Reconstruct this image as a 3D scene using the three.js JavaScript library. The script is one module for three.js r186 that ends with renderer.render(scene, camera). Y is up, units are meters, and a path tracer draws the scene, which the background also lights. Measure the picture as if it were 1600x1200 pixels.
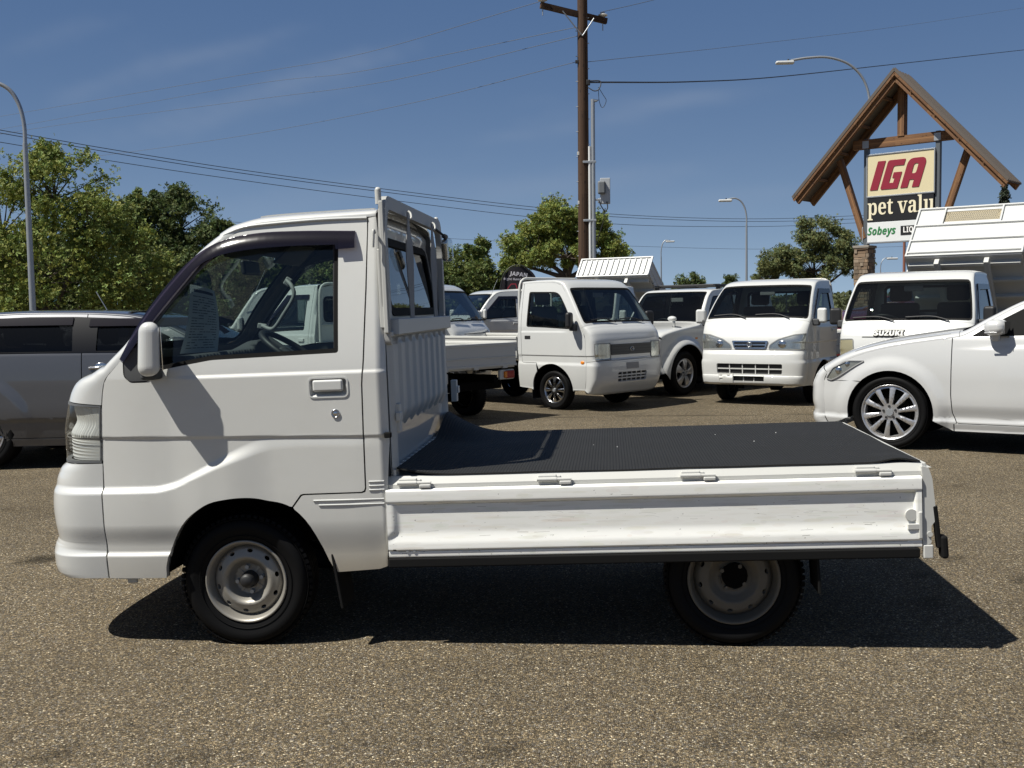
import * as THREE from 'three';
import { mergeGeometries } from 'three/addons/utils/BufferGeometryUtils.js';
import { RoundedBoxGeometry } from 'three/addons/geometries/RoundedBoxGeometry.js';
import { TextGeometry } from 'three/addons/geometries/TextGeometry.js';
import { FontLoader } from 'three/addons/loaders/FontLoader.js';
import { ImprovedNoise } from 'three/addons/math/ImprovedNoise.js';

// ---------------------------------------------------------------- camera, sky, sun, exposure
const scene = new THREE.Scene();
const camera = new THREE.PerspectiveCamera(39.31, 4 / 3, 0.1, 6000);
camera.rotation.order = 'YXZ';
camera.position.set(1.4313, 1.3127, 4.7466);
camera.rotation.set(-0.0705, 0.0910, -0.0158);
const renderer = new THREE.WebGLRenderer({ antialias: true });
renderer.setSize(1024, 768);
renderer.toneMapping = THREE.LinearToneMapping;
renderer.toneMappingExposure = 1.42;
renderer.shadowMap.enabled = true;
const SUNDIR = new THREE.Vector3(-0.57, 1.0, 0.31).normalize();      // towards the sun
const noise = new ImprovedNoise();
const clamp = (v, a, b) => Math.min(b, Math.max(a, v));
const ss = (a, b, v) => { const t = clamp((v - a) / (b - a), 0, 1); return t * t * (3 - 2 * t); };
const lerp = (a, b, t) => a + (b - a) * t;
function rng(seed) { let s = seed >>> 0; return () => { s = (s + 0x6d2b79f5) >>> 0; let t = Math.imul(s ^ (s >>> 15), 1 | s); t = (t + Math.imul(t ^ (t >>> 7), 61 | t)) ^ t; return ((t ^ (t >>> 14)) >>> 0) / 4294967296; }; }
function fbm(x, y, z, o = 4) { let s = 0, a = 0.5; for (let i = 0; i < o; i++) { s += a * noise.noise(x, y, z); x *= 2.03; y *= 2.03; z *= 2.03; a *= 0.5; } return s; }
{ // computed sky: clear spring sky, thin cirrus wisps, paler towards the horizon and the sun
  const W = 1024, H = 512, d = new Float32Array(W * H * 4);
  for (let j = 0; j < H; j++) for (let i = 0; i < W; i++) {
    const lat = ((j + 0.5) / H - 0.5) * Math.PI, lon = ((i + 0.5) / W) * Math.PI * 2 - Math.PI;
    const x = Math.cos(lat) * Math.cos(lon), y = Math.sin(lat), z = Math.cos(lat) * Math.sin(lon);
    const h = Math.max(0, y), a = Math.pow(1 - h, 3.2), b = Math.pow(1 - h, 11);
    let r = lerp(0.036, 0.092, a), g = lerp(0.074, 0.164, a), bl = lerp(0.172, 0.292, a);
    r += 0.150 * b; g += 0.170 * b; bl += 0.140 * b;
    const zen = ss(0.38, 0.85, h); r = lerp(r, 0.034, zen); g = lerp(g, 0.052, zen); bl = lerp(bl, 0.095, zen);
    const c = clamp(x * SUNDIR.x + y * SUNDIR.y + z * SUNDIR.z, 0, 1), glow = 0.12 * Math.pow(c, 16) + 0.03 * Math.pow(c, 4);
    r += glow; g += glow * 0.98; bl += glow * 0.92;
    const q = 1 / (h + 0.22), cx = x * q, cz = z * q;              // cloud sheet
    const wisp = fbm(cx * 1.1 + 3.1, 0.7, cz * 4.2 - cx * 1.3, 5) + 0.45 * fbm(cx * 0.6 - 8, 2.2, cz * 0.8 + 4, 3);
    const k = 0.34 * ss(0.05, 0.5, wisp) * ss(0.02, 0.25, h);
    r = lerp(r, 0.25, k); g = lerp(g, 0.29, k); bl = lerp(bl, 0.36, k);
    if (y < 0) { const e = ss(0, -0.12, y); r = lerp(r, 0.13, e); g = lerp(g, 0.11, e); bl = lerp(bl, 0.08, e); }
    const o = (j * W + i) * 4; d[o] = r; d[o + 1] = g; d[o + 2] = bl; d[o + 3] = 1;
  }
  const t = new THREE.DataTexture(d, W, H, THREE.RGBAFormat, THREE.FloatType);
  t.mapping = THREE.EquirectangularReflectionMapping; t.magFilter = THREE.LinearFilter; t.needsUpdate = true;
  scene.background = t; scene.environment = t;
}
const sun = new THREE.DirectionalLight(new THREE.Color(1, 0.965, 0.885), 5.0);
sun.position.copy(SUNDIR).multiplyScalar(60).add(new THREE.Vector3(1.5, 0, -6)); sun.target.position.set(1.5, 0, -6);
sun.castShadow = true; sun.shadow.mapSize.set(4096, 4096); sun.shadow.radius = 1;
Object.assign(sun.shadow.camera, { left: -45, right: 45, top: 45, bottom: -45, near: 1, far: 140 });
scene.add(sun, sun.target);
const fontSans = await new FontLoader().loadAsync('fonts/droid/droid_sans_bold.typeface.json');
const fontSerif = await new FontLoader().loadAsync('fonts/droid/droid_serif_bold.typeface.json');

// ---------------------------------------------------------------- helpers
const V = (x, y, z) => new THREE.Vector3(x, y, z);
const used = new Map();
function numbered(name) { const n = used.get(name) || 0; used.set(name, n + 1); return n ? name + '_' + String(n).padStart(3, '0') : name; }
function tag(o, label, category, group, kind) {
  if (label) o.userData.label = label; if (category) o.userData.category = category;
  if (group) o.userData.group = group; if (kind) o.userData.kind = kind; return o;
}
function thing(name, label, category, pos = [0, 0, 0], turn = 0, group) {
  const o = new THREE.Group(); o.name = numbered(name); o.position.set(...pos); o.rotation.y = turn; scene.add(o);
  return tag(o, label, category, group);
}
function clean(g) {
  let q = g.index ? g.toNonIndexed() : g; if (!q.attributes.normal) q.computeVertexNormals();
  for (const k of Object.keys(q.attributes)) if (!['position', 'normal', 'uv', 'color'].includes(k)) q.deleteAttribute(k);
  const n = q.attributes.position.count;
  if (!q.attributes.uv) q.setAttribute('uv', new THREE.BufferAttribute(new Float32Array(n * 2), 2));
  q.morphAttributes = {}; q.clearGroups && q.clearGroups(); return q;
}
function merge(list) {
  const gs = list.flat(Infinity).filter(Boolean).map(clean), col = gs.some((g) => g.attributes.color);
  if (col) for (const g of gs) if (!g.attributes.color) g.setAttribute('color', new THREE.BufferAttribute(new Float32Array(g.attributes.position.count * 3).fill(1), 3));
  return gs.length > 1 ? mergeGeometries(gs) : gs[0];
}
function obj(name, geos, mat, parent = scene) {
  const m = new THREE.Mesh(merge([geos]), mat); m.name = parent === scene ? numbered(name) : name;
  m.castShadow = m.receiveShadow = true; parent.add(m); return m;
}
function box(w, h, d, x = 0, y = 0, z = 0, r = 0, rot) {
  const g = r > 0 ? new RoundedBoxGeometry(w, h, d, 2, Math.min(r, w / 2.01, h / 2.01, d / 2.01)) : new THREE.BoxGeometry(w, h, d);
  if (rot) { g.rotateX(rot[0]); g.rotateY(rot[1]); g.rotateZ(rot[2]); }
  g.translate(x, y, z); return g;
}
function cyl(r1, r2, h, x, y, z, axis = 'y', seg = 16) {
  const g = new THREE.CylinderGeometry(r1, r2, h, seg); if (axis === 'z') g.rotateX(Math.PI / 2); if (axis === 'x') g.rotateZ(Math.PI / 2);
  g.translate(x, y, z); return g;
}
function bar(a, b, w, h) {             // box beam between two points
  const A = V(...a), B = V(...b), L = A.distanceTo(B), g = new THREE.BoxGeometry(w, h ?? w, L);
  const m = new THREE.Matrix4().lookAt(A, B, Math.abs(B.y - A.y) > 0.99 * L ? V(1, 0, 0) : V(0, 1, 0)); g.applyMatrix4(m);
  g.translate((A.x + B.x) / 2, (A.y + B.y) / 2, (A.z + B.z) / 2); return g;
}
function tube(pts, r, seg = 24, rs = 8, closed = false, tension = 0.5) {
  return new THREE.TubeGeometry(new THREE.CatmullRomCurve3(pts.map((p) => V(...p)), closed, 'catmullrom', tension), seg, r, rs, closed);
}
function rod(a, b, r1, r2 = r1, seg = 10) {
  const A = V(...a), B = V(...b), L = A.distanceTo(B), g = new THREE.CylinderGeometry(r2, r1, L, seg); g.translate(0, L / 2, 0);
  g.applyQuaternion(new THREE.Quaternion().setFromUnitVectors(V(0, 1, 0), B.clone().sub(A).normalize())); g.translate(A.x, A.y, A.z); return g;
}
// rounded closed polygon
function rp(poly, r, seg = 5) {
  const out = [], n = poly.length;
  for (let i = 0; i < n; i++) {
    const p = poly[i], a = poly[(i + n - 1) % n], b = poly[(i + 1) % n], rr = p[2] ?? r;
    const la = Math.hypot(a[0] - p[0], a[1] - p[1]), lb = Math.hypot(b[0] - p[0], b[1] - p[1]), k = Math.min(rr, la * 0.48, lb * 0.48);
    if (k < 1e-5) { out.push([p[0], p[1]]); continue; }
    const s = [p[0] + (a[0] - p[0]) / la * k, p[1] + (a[1] - p[1]) / la * k], e = [p[0] + (b[0] - p[0]) / lb * k, p[1] + (b[1] - p[1]) / lb * k];
    for (let j = 0; j <= seg; j++) { const t = j / seg, u = 1 - t; out.push([u * u * s[0] + 2 * u * t * p[0] + t * t * e[0], u * u * s[1] + 2 * u * t * p[1] + t * t * e[1]]); }
  }
  return out;
}
function curve2(pts, n, closed = false) { return new THREE.CatmullRomCurve3(pts.map((p) => V(p[0], p[1], 0)), closed, 'centripetal').getPoints(n).map((p) => [p.x, p.y]); }
function insetPoly(poly, d) {           // moves each edge inward by d (signed by orientation)
  const n = poly.length, A = THREE.ShapeUtils.area(poly.map((p) => new THREE.Vector2(...p))) > 0 ? 1 : -1, out = [];
  for (let i = 0; i < n; i++) {
    const p = poly[i], a = poly[(i + n - 1) % n], b = poly[(i + 1) % n];
    let n1 = [-(p[1] - a[1]), p[0] - a[0]], n2 = [-(b[1] - p[1]), b[0] - p[0]]; const l1 = Math.hypot(...n1) || 1, l2 = Math.hypot(...n2) || 1;
    n1 = [n1[0] / l1, n1[1] / l1]; n2 = [n2[0] / l2, n2[1] / l2];
    let m = [n1[0] + n2[0], n1[1] + n2[1]]; const lm = Math.hypot(...m) || 1; m = [m[0] / lm, m[1] / lm];
    const k = d * A / Math.max(0.5, m[0] * n1[0] + m[1] * n1[1]); out.push([p[0] + m[0] * k, p[1] + m[1] * k]);
  }
  return out;
}
// polygon (with holes) in (u,v), triangulated, refined and mapped to space by fn; smooth normals from fn; depth > 0 adds a rim turned inwards
function mapped(poly, holes, fn, { max = 0.03, depth = 0, flip = false, col = null, uv = null, grid = null } = {}) {
  const c = poly.map((p) => new THREE.Vector2(p[0], p[1])), hs = (holes || []).map((h) => h.map((p) => new THREE.Vector2(p[0], p[1])));
  if (THREE.ShapeUtils.area(c) < 0) c.reverse();
  for (const h of hs) if (THREE.ShapeUtils.area(h) > 0) h.reverse();
  const all = [...c, ...hs.flat()], tris = THREE.ShapeUtils.triangulateShape(c, hs);
  const P = [], N = [], U = [], C = [], cache = new Map(), e = 1e-4;
  const key = (u, v) => Math.round(u * 1e6) + ',' + Math.round(v * 1e6);
  const ev = (u, v) => {
    const k = key(u, v); let r = cache.get(k); if (r) return r;
    const p = fn(u, v), du = fn(u + e, v).sub(fn(u - e, v)), dv = fn(u, v + e).sub(fn(u, v - e)), n = du.cross(dv).normalize(); if (flip) n.negate();
    r = { u, v, p, n }; cache.set(k, r); return r;
  };
  const put = (a) => { P.push(a.p.x, a.p.y, a.p.z); N.push(a.n.x, a.n.y, a.n.z); if (uv) U.push(...uv(a.u, a.v)); else U.push(a.u, a.v); if (col) C.push(...col(a.u, a.v)); };
  const split = (a, b, d, k) => {
    const l = [a.p.distanceTo(b.p), b.p.distanceTo(d.p), d.p.distanceTo(a.p)], m = Math.max(...l);
    if (m <= max || k > 16) { if (flip) { put(a); put(d); put(b); } else { put(a); put(b); put(d); } return; }
    if (l[0] === m) { const q = ev((a.u + b.u) / 2, (a.v + b.v) / 2); split(a, q, d, k + 1); split(q, b, d, k + 1); }
    else if (l[1] === m) { const q = ev((b.u + d.u) / 2, (b.v + d.v) / 2); split(a, b, q, k + 1); split(a, q, d, k + 1); }
    else { const q = ev((d.u + a.u) / 2, (d.v + a.v) / 2); split(a, b, q, k + 1); split(q, b, d, k + 1); }
  };
  const bands = (pg, ax, h) => {          // cut a convex polygon into bands along grid lines
    let lo = Infinity, hi = -Infinity; for (const p of pg) { lo = Math.min(lo, p[ax]); hi = Math.max(hi, p[ax]); }
    const out = []; let rest = pg;
    for (let k = Math.floor(lo / h + 1e-9) + 1; k * h < hi - 1e-9; k++) {
      const at = k * h, below = [], above = [];
      for (let i = 0; i < rest.length; i++) {
        const a = rest[i], b = rest[(i + 1) % rest.length], da = a[ax] - at, db = b[ax] - at;
        if (da <= 0) below.push(a); if (da >= 0) above.push(a);
        if (da * db < 0) { const t = da / (da - db), q = [a[0] + (b[0] - a[0]) * t, a[1] + (b[1] - a[1]) * t]; below.push(q); above.push(q); }
      }
      if (below.length > 2) out.push(below); rest = above; if (rest.length < 3) break;
    }
    if (rest.length > 2) out.push(rest); return out;
  };
  if (grid) for (const t of tris) for (const q of bands(t.map((i) => [all[i].x, all[i].y]), 1, grid[1])) for (const r of bands(q, 0, grid[0])) {
    const e3 = r.map((p) => ev(p[0], p[1]));
    for (let i = 1; i < e3.length - 1; i++) { const [a, b, d] = [e3[0], e3[i], e3[i + 1]]; if (flip) { put(a); put(d); put(b); } else { put(a); put(b); put(d); } }
  }
  else for (const t of tris) split(ev(all[t[0]].x, all[t[0]].y), ev(all[t[1]].x, all[t[1]].y), ev(all[t[2]].x, all[t[2]].y), 0);
  if (depth) for (const loop of [c, ...hs]) for (let i = 0; i < loop.length; i++) {
    const edge = (a, b) => {
      if (a.p.distanceTo(b.p) > max) { const q = ev((a.u + b.u) / 2, (a.v + b.v) / 2); edge(a, q); edge(q, b); return; }
      const a2 = a.p.clone().addScaledVector(a.n, -depth), b2 = b.p.clone().addScaledVector(b.n, -depth);
      let n = b.p.clone().sub(a.p).cross(a.n); if (flip) n.negate(); n.normalize();
      const q = flip ? [a.p, b.p, a2, b.p, b2, a2] : [a.p, a2, b.p, b.p, a2, b2];
      for (const p of q) { P.push(p.x, p.y, p.z); N.push(n.x, n.y, n.z); if (uv) U.push(...uv(a.u, a.v)); else U.push(a.u, a.v); if (col) C.push(...col(a.u, a.v)); }
    };
    const a = loop[i], b = loop[(i + 1) % loop.length]; edge(ev(a.x, a.y), ev(b.x, b.y));
  }
  const g = new THREE.BufferGeometry();
  g.setAttribute('position', new THREE.Float32BufferAttribute(P, 3)); g.setAttribute('normal', new THREE.Float32BufferAttribute(N, 3));
  g.setAttribute('uv', new THREE.Float32BufferAttribute(U, 2)); if (col) g.setAttribute('color', new THREE.Float32BufferAttribute(C, 3));
  return g;
}
// surface over two lists of parameters
function gridSurf(us, vs, fn, { flip = false, uv = null, col = null, flat = false } = {}) {
  const P = [], U = [], I = [], C = [], nv = vs.length;
  for (const u of us) for (const v of vs) { const p = fn(u, v); P.push(p.x, p.y, p.z); U.push(...(uv ? uv(u, v) : [u, v])); if (col) C.push(...col(u, v)); }
  for (let i = 0; i < us.length - 1; i++) for (let j = 0; j < nv - 1; j++) { const a = i * nv + j, b = a + nv; if (flip) I.push(a, a + 1, b, b, a + 1, b + 1); else I.push(a, b, a + 1, b, b + 1, a + 1); }
  let g = new THREE.BufferGeometry(); g.setAttribute('position', new THREE.Float32BufferAttribute(P, 3)); g.setAttribute('uv', new THREE.Float32BufferAttribute(U, 2));
  if (col) g.setAttribute('color', new THREE.Float32BufferAttribute(C, 3)); g.setIndex(I); if (flat) g = g.toNonIndexed(); g.computeVertexNormals(); return g;
}
const range = (a, b, n) => Array.from({ length: n + 1 }, (_, i) => a + (b - a) * i / n);
// smooth one-variable table lookup (cubic Hermite through the points)
function table(pts) {
  const n = pts.length, x = pts.map((p) => p[0]), y = pts.map((p) => p[1]), m = [];
  for (let i = 0; i < n; i++) { const a = Math.max(0, i - 1), b = Math.min(n - 1, i + 1);
    if (i > 0 && i < n - 1) { const s0 = (y[i] - y[i - 1]) / (x[i] - x[i - 1]), s1 = (y[i + 1] - y[i]) / (x[i + 1] - x[i]); m.push(s0 * s1 <= 0 ? 0 : 2 * s0 * s1 / (s0 + s1)); } else m.push((y[b] - y[a]) / (x[b] - x[a])); }
  return (v) => {
    if (v <= x[0]) return y[0] + m[0] * (v - x[0]); if (v >= x[n - 1]) return y[n - 1] + m[n - 1] * (v - x[n - 1]);
    let i = 0; while (v > x[i + 1]) i++; const h = x[i + 1] - x[i], t = (v - x[i]) / h, t2 = t * t, t3 = t2 * t;
    return (2 * t3 - 3 * t2 + 1) * y[i] + (t3 - 2 * t2 + t) * h * m[i] + (-2 * t3 + 3 * t2) * y[i + 1] + (t3 - t2) * h * m[i + 1];
  };
}
function canvasTex(w, h, draw, srgb = true) {
  const c = document.createElement('canvas'); c.width = w; c.height = h; draw(c.getContext('2d'), w, h);
  const t = new THREE.CanvasTexture(c); if (srgb) t.colorSpace = THREE.SRGBColorSpace; t.wrapS = t.wrapT = THREE.RepeatWrapping; return t;
}
const lin = (r, g, b) => new THREE.Color().setRGB(r, g, b);
const std = (r, g, b, rough = 0.6, metal = 0, extra = {}) => new THREE.MeshStandardMaterial({ color: lin(r, g, b), roughness: rough, metalness: metal, ...extra });
const phys = (r, g, b, rough, extra) => new THREE.MeshPhysicalMaterial({ color: lin(r, g, b), roughness: rough, ...extra });
const M = {
  paint: phys(0.56, 0.56, 0.535, 0.42, { clearcoat: 0.9, clearcoatRoughness: 0.06, vertexColors: true }),
  white: phys(0.53, 0.535, 0.52, 0.38, { clearcoat: 1, clearcoatRoughness: 0.04 }),
  worn: std(0.48, 0.48, 0.455, 0.5),
  frame: std(0.36, 0.36, 0.345, 0.5),
  trim: std(0.045, 0.047, 0.05, 0.75),
  trimGrey: std(0.10, 0.105, 0.11, 0.7),
  handleGrey: std(0.25, 0.25, 0.25, 0.6),
  black: std(0.012, 0.012, 0.013, 0.55),
  rubber: phys(0.008, 0.008, 0.008, 0.8, { specularIntensity: 0.3 }),
  under: phys(0.006, 0.0055, 0.005, 0.95, { specularIntensity: 0.1 }),
  tyre: phys(0.006, 0.006, 0.0063, 0.6, { specularIntensity: 0.2 }),
  glass: phys(0.62, 0.70, 0.68, 0.0, { transmission: 1, thickness: 0, ior: 1.5 }),
  tint: phys(0.46, 0.51, 0.50, 0.0, { transmission: 1, thickness: 0, ior: 1.5 }),
  dark: phys(0.10, 0.11, 0.115, 0.0, { transmission: 1, thickness: 0, ior: 1.5 }),
  smoke: phys(0.045, 0.035, 0.06, 0.12, { transmission: 0.85, thickness: 0, ior: 1.5 }),
  lens: phys(0.86, 0.87, 0.86, 0.03, { transmission: 1, thickness: 0, ior: 1.5 }),
  lampLens: phys(0.86, 0.87, 0.85, 0.06, { transmission: 1, thickness: 0, ior: 1.5 }),
  lampBowl: std(0.72, 0.72, 0.70, 0.45, 0.35),
  chrome: std(0.62, 0.62, 0.62, 0.2, 1),
  reflector: std(0.72, 0.72, 0.70, 0.25, 0.9),
  alloy: std(0.55, 0.55, 0.56, 0.32, 0.75),
  steel: std(0.27, 0.255, 0.225, 0.45, 0.4),
  rearSteel: std(0.13, 0.115, 0.09, 0.6, 0.2),  // darker, browner tone of the steel for rear rims and their nuts
  galv: std(0.36, 0.38, 0.40, 0.45, 0.6),
  amber: std(0.65, 0.20, 0.02, 0.25),
  red: std(0.28, 0.012, 0.012, 0.25),
  seat: std(0.035, 0.036, 0.04, 0.9),
  mirrorGlass: std(0.8, 0.82, 0.85, 0.02, 1),
  paper: std(0.8, 0.8, 0.78, 0.9),
};
// ---------------------------------------------------------------- ground: worn asphalt with exposed aggregate
{
  const S = 2048, tile = 2.7, n = 440, R = rng(11), px = [], py = [], pr = [], pc = [];
  const pal = [[0.085, 0.068, 0.047], [0.13, 0.105, 0.068], [0.19, 0.15, 0.095], [0.12, 0.11, 0.095], [0.055, 0.047, 0.038], [0.34, 0.30, 0.225], [0.10, 0.085, 0.062]];
  for (let i = 0; i < n * n; i++) { px.push(R()); py.push(R()); pr.push(0.42 + 0.5 * R()); const k = R(), c = pal[k < 0.24 ? 0 : k < 0.48 ? 1 : k < 0.60 ? 2 : k < 0.76 ? 3 : k < 0.88 ? 4 : k < 0.925 ? 5 : 6], f = 0.55 + 0.9 * R(); pc.push(c.map((v) => v * f * 1.62)); }
  const col = new Uint8Array(S * S * 4), bmp = new Uint8Array(S * S * 4);
  const enc = (v) => Math.round(255 * (v <= 0.0031308 ? 12.92 * v : 1.055 * Math.pow(v, 1 / 2.4) - 0.055));
  for (let j = 0; j < S; j++) for (let i = 0; i < S; i++) {
    const fx = i / S * n, fy = j / S * n, ix = Math.floor(fx), iy = Math.floor(fy); let d1 = 9, d2 = 9, b = 0;
    for (let a = -1; a <= 1; a++) for (let c = -1; c <= 1; c++) {
      const k = ((iy + c + n) % n) * n + (ix + a + n) % n, dx = ix + a + px[k] - fx, dy = iy + c + py[k] - fy, d = (dx * dx + dy * dy) / pr[k];
      if (d < d1) { d2 = d1; d1 = d; b = k; } else if (d < d2) d2 = d;
    }
    const e = ss(0.0, 0.26, Math.sqrt(d2) - Math.sqrt(d1)), o = (j * S + i) * 4, c = pc[b];
    col[o] = enc(lerp(0.024, c[0], e)); col[o + 1] = enc(lerp(0.020, c[1], e)); col[o + 2] = enc(lerp(0.014, c[2], e)); col[o + 3] = 255;
    const h = Math.round(255 * e * (0.55 + 0.45 * pr[b])); bmp[o] = bmp[o + 1] = bmp[o + 2] = h; bmp[o + 3] = 255;
  }
  const mk = (d, srgb) => { const t = new THREE.DataTexture(d, S, S, THREE.RGBAFormat); t.wrapS = t.wrapT = THREE.RepeatWrapping; t.magFilter = THREE.LinearFilter; t.minFilter = THREE.LinearMipmapLinearFilter; t.generateMipmaps = true; if (srgb) t.colorSpace = THREE.SRGBColorSpace; t.needsUpdate = true; return t; };
  const mat = new THREE.MeshPhysicalMaterial({ specularIntensity: 0.15, map: mk(col, true), bumpMap: mk(bmp, false), bumpScale: 0.006, roughness: 0.88, vertexColors: true });
  const ax = []; for (let k = -3000; k < -60;) { ax.push(k); k += Math.max(4, -k * 0.25); } for (let k = -60; k < -6; k += 0.8) ax.push(k); for (let k = -6; k <= 8; k += 0.09) ax.push(k); for (let k = 8.8; k < 60; k += 0.8) ax.push(k); for (let k = 60; k < 3000;) { ax.push(k); k += Math.max(4, k * 0.25); } ax.push(3000);
  const az = []; for (let k = -3000; k < -60;) { az.push(k); k += Math.max(4, -k * 0.25); } for (let k = -60; k < -14; k += 0.8) az.push(k); for (let k = -14; k <= 6; k += 0.09) az.push(k); for (let k = 6.8; k < 60; k += 0.8) az.push(k); for (let k = 60; k < 3000;) { az.push(k); k += Math.max(4, k * 0.25); } az.push(3000);
  const spots = []; const Q = rng(5); for (let i = 0; i < 60; i++) spots.push([Q() * 16 - 7, Q() * 16 - 11, 0.03 + 0.1 * Q() * Q(), 0.3 + 0.5 * Q()]);
  spots.push([3.35, -0.4, 0.07, 0.55], [-0.62, 1.35, 0.02, 0.8], [-0.35, 1.55, 0.018, 0.85], [0.42, 2.4, 0.02, 0.7]);
  const shade = (x, z) => {
    let f = 1.0 + 0.38 * fbm(x * 0.28, 3.3, z * 0.5, 3) + 0.30 * fbm(x * 1.4 + 9, 1.1, z * 2.2, 4);
    for (const s of spots) { const d = Math.hypot(x - s[0], (z - s[1]) * 0.8) / s[2]; if (d < 1.6) f *= 1 - s[3] * (1 - ss(0.5, 1.5, d + 0.4 * noise.noise(x * 9, z * 9, 2))); }
    for (const [c, s, w] of [[1.75, -0.10, 0.006], [-1.6, 0.22, 0.010], [-6.6, 0.05, 0.03], [-8.0, -0.06, 0.03], [-4.4, 0.12, 0.022]]) {     // sealed cracks running across the lot
      const d = Math.abs(z - c - s * x - 0.22 * fbm(x * 0.8, c, 1, 3)) / w; f *= 1 - 0.45 * (1 - ss(0.3, 1.4, d)); }
    return clamp(f, 0.35, 1.5);
  };
  const ground = obj('ground', gridSurf(ax, az, (x, z) => V(x, 0, z), { flip: true, uv: (x, z) => [x / tile, z / tile], col: (x, z) => { const f = shade(x, z); return [f, f * 0.985, f * 0.95]; } }), mat);
  ground.userData.kind = 'structure';
}
// ---------------------------------------------------------------- vehicle bodies: a side surface z(x,y) closed by swept front, top and rear skins
class Body {
  constructor(o) {
    this.n = o.n || 2.6; this.z = o.z;
    // the cross-section is a superellipse, run through at even arc length: t = 0 in the middle, |t| = 1 where it meets the side
    const q = 2 / this.n, N = 2000, zs = [], os = [], ls = [0]; for (let i = 0; i <= N; i++) { const a = i / N * Math.PI / 2; zs.push(Math.pow(Math.sin(a), q)); os.push(Math.pow(Math.max(0, Math.cos(a)), q)); if (i) ls.push(ls[i - 1] + Math.hypot(zs[i] - zs[i - 1], (o.aspect || 0.4) * (os[i] - os[i - 1]))); }
    zs[N] = 1; os[N] = 0;
    const find = (arr, v) => { let a = 0, b = N; while (b - a > 1) { const m = (a + b) >> 1; if (arr[m] > v) b = m; else a = m; } return [a, (v - arr[a]) / (arr[b] - arr[a] || 1)]; };
    this.zo = (t) => { const v = Math.min(1, Math.abs(t)) * ls[N], [a, k] = find(ls, v); return [Math.sign(t) * lerp(zs[a], zs[a + 1], k), lerp(os[a], os[a + 1], k)]; };
    this.w = (z) => { const [a, k] = find(zs, Math.min(1, Math.abs(z))); return Math.sign(z) * lerp(ls[a], ls[a + 1], k) / ls[N]; };
    const mk = (l) => l && { a: table(l.map((p) => [p[0], p[1]])), b: table(l.map((p) => [p[0], p[2]])) };
    this.f = mk(o.front); this.t = mk(o.top); this.r = mk(o.rear);
  }
  F(t, y, off = 0) { const [w, q] = this.zo(t), x = this.f.a(y), d = (this.f.a(y + 1e-3) - this.f.a(y - 1e-3)) / 2e-3, l = Math.hypot(1, d), o = this.f.b(y) * q + off; return V(x - o / l, y + d * o / l, w * this.z(x, y)); }
  T(t, x, off = 0) { const [w, q] = this.zo(t), y = this.t.a(x), d = (this.t.a(x + 1e-3) - this.t.a(x - 1e-3)) / 2e-3, l = Math.hypot(1, d), o = this.t.b(x) * q + off; return V(x - d * o / l, y + o / l, w * this.z(x, y)); }
  R(t, y, off = 0) { const [w, q] = this.zo(t), x = this.r.a(y), d = (this.r.a(y + 1e-3) - this.r.a(y - 1e-3)) / 2e-3, l = Math.hypot(1, d), o = this.r.b(y) * q + off; return V(x + o / l, y - d * o / l, w * this.z(x, y)); }
  front(poly, holes, opt = {}) { return mapped(poly, holes, (w, y) => this.F(w, y, opt.off || 0), { flip: false, ...opt }); }
  top(poly, holes, opt = {}) { return mapped(poly, holes, (w, x) => this.T(w, x, opt.off || 0), { flip: false, ...opt }); }
  rear(poly, holes, opt = {}) { return mapped(poly, holes, (w, y) => this.R(w, y, opt.off || 0), { flip: true, ...opt }); }
  side(s, poly, holes, opt = {}) { return mapped(poly, holes, (x, y) => V(x, y, s * (this.z(x, y) + (opt.off || 0))), { flip: s < 0, ...opt }); }
}
const rect = (a, b, c, d) => [[a, b], [c, b], [c, d], [a, d]];
// ring of constant width inside a polygon
const ring = (poly, w) => [poly, [insetPoly(poly, w)]];

// wheels lie in the xy plane, outer face towards +z
function tyreGeo(r, ri, w, blocks = 0) {
  const b = 0.012, p = [[ri - 0.006, -0.02], [ri + 0.004, -0.004], [ri + 0.012, 0.0], [ri + (r - ri) * 0.45, b * 0.8], [ri + (r - ri) * 0.62, b], [ri + (r - ri) * 0.82, b * 0.3], [r - 0.016, -0.008], [r - 0.006, -0.018], [r - 0.001, -0.03]];
  const grooves = []; for (let k = 0; k < 4; k++) { const z = -0.03 - (w - 0.06) * (k + 0.7) / 4.4; grooves.push([r, z + 0.004], [r - 0.007, z + 0.003], [r - 0.007, z - 0.003], [r, z - 0.004]); }
  const all = [...p, ...grooves, [r - 0.001, -w + 0.03], [r - 0.02, -w + 0.008], [ri + (r - ri) * 0.6, -w], [ri, -w + 0.01]];
  const g = new THREE.LatheGeometry(all.map((q) => new THREE.Vector2(q[0], q[1])), 72); g.rotateX(Math.PI / 2);
  const out = [g];
  if (blocks) for (let k = 0; k < blocks; k++) { const a = k / blocks * Math.PI * 2, q = new THREE.BoxGeometry(Math.PI * 2 * r / blocks * 0.62, 0.012, 0.03); q.rotateX(-0.55); q.translate(0, r - 0.0085, -0.018); q.rotateZ(a); out.push(q); }
  for (const rr of [0.24, 0.9]) { const t = new THREE.TorusGeometry(ri + (r - ri) * rr, 0.0016, 6, 72); t.translate(0, 0, b * (rr > 0.5 ? 0.1 : 0.55)); out.push(t); }
  return out;
}
function latheZ(p, seg = 64) { const g = new THREE.LatheGeometry(p.map((q) => new THREE.Vector2(q[0], q[1])), seg); g.rotateX(Math.PI / 2); return g; }
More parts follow.
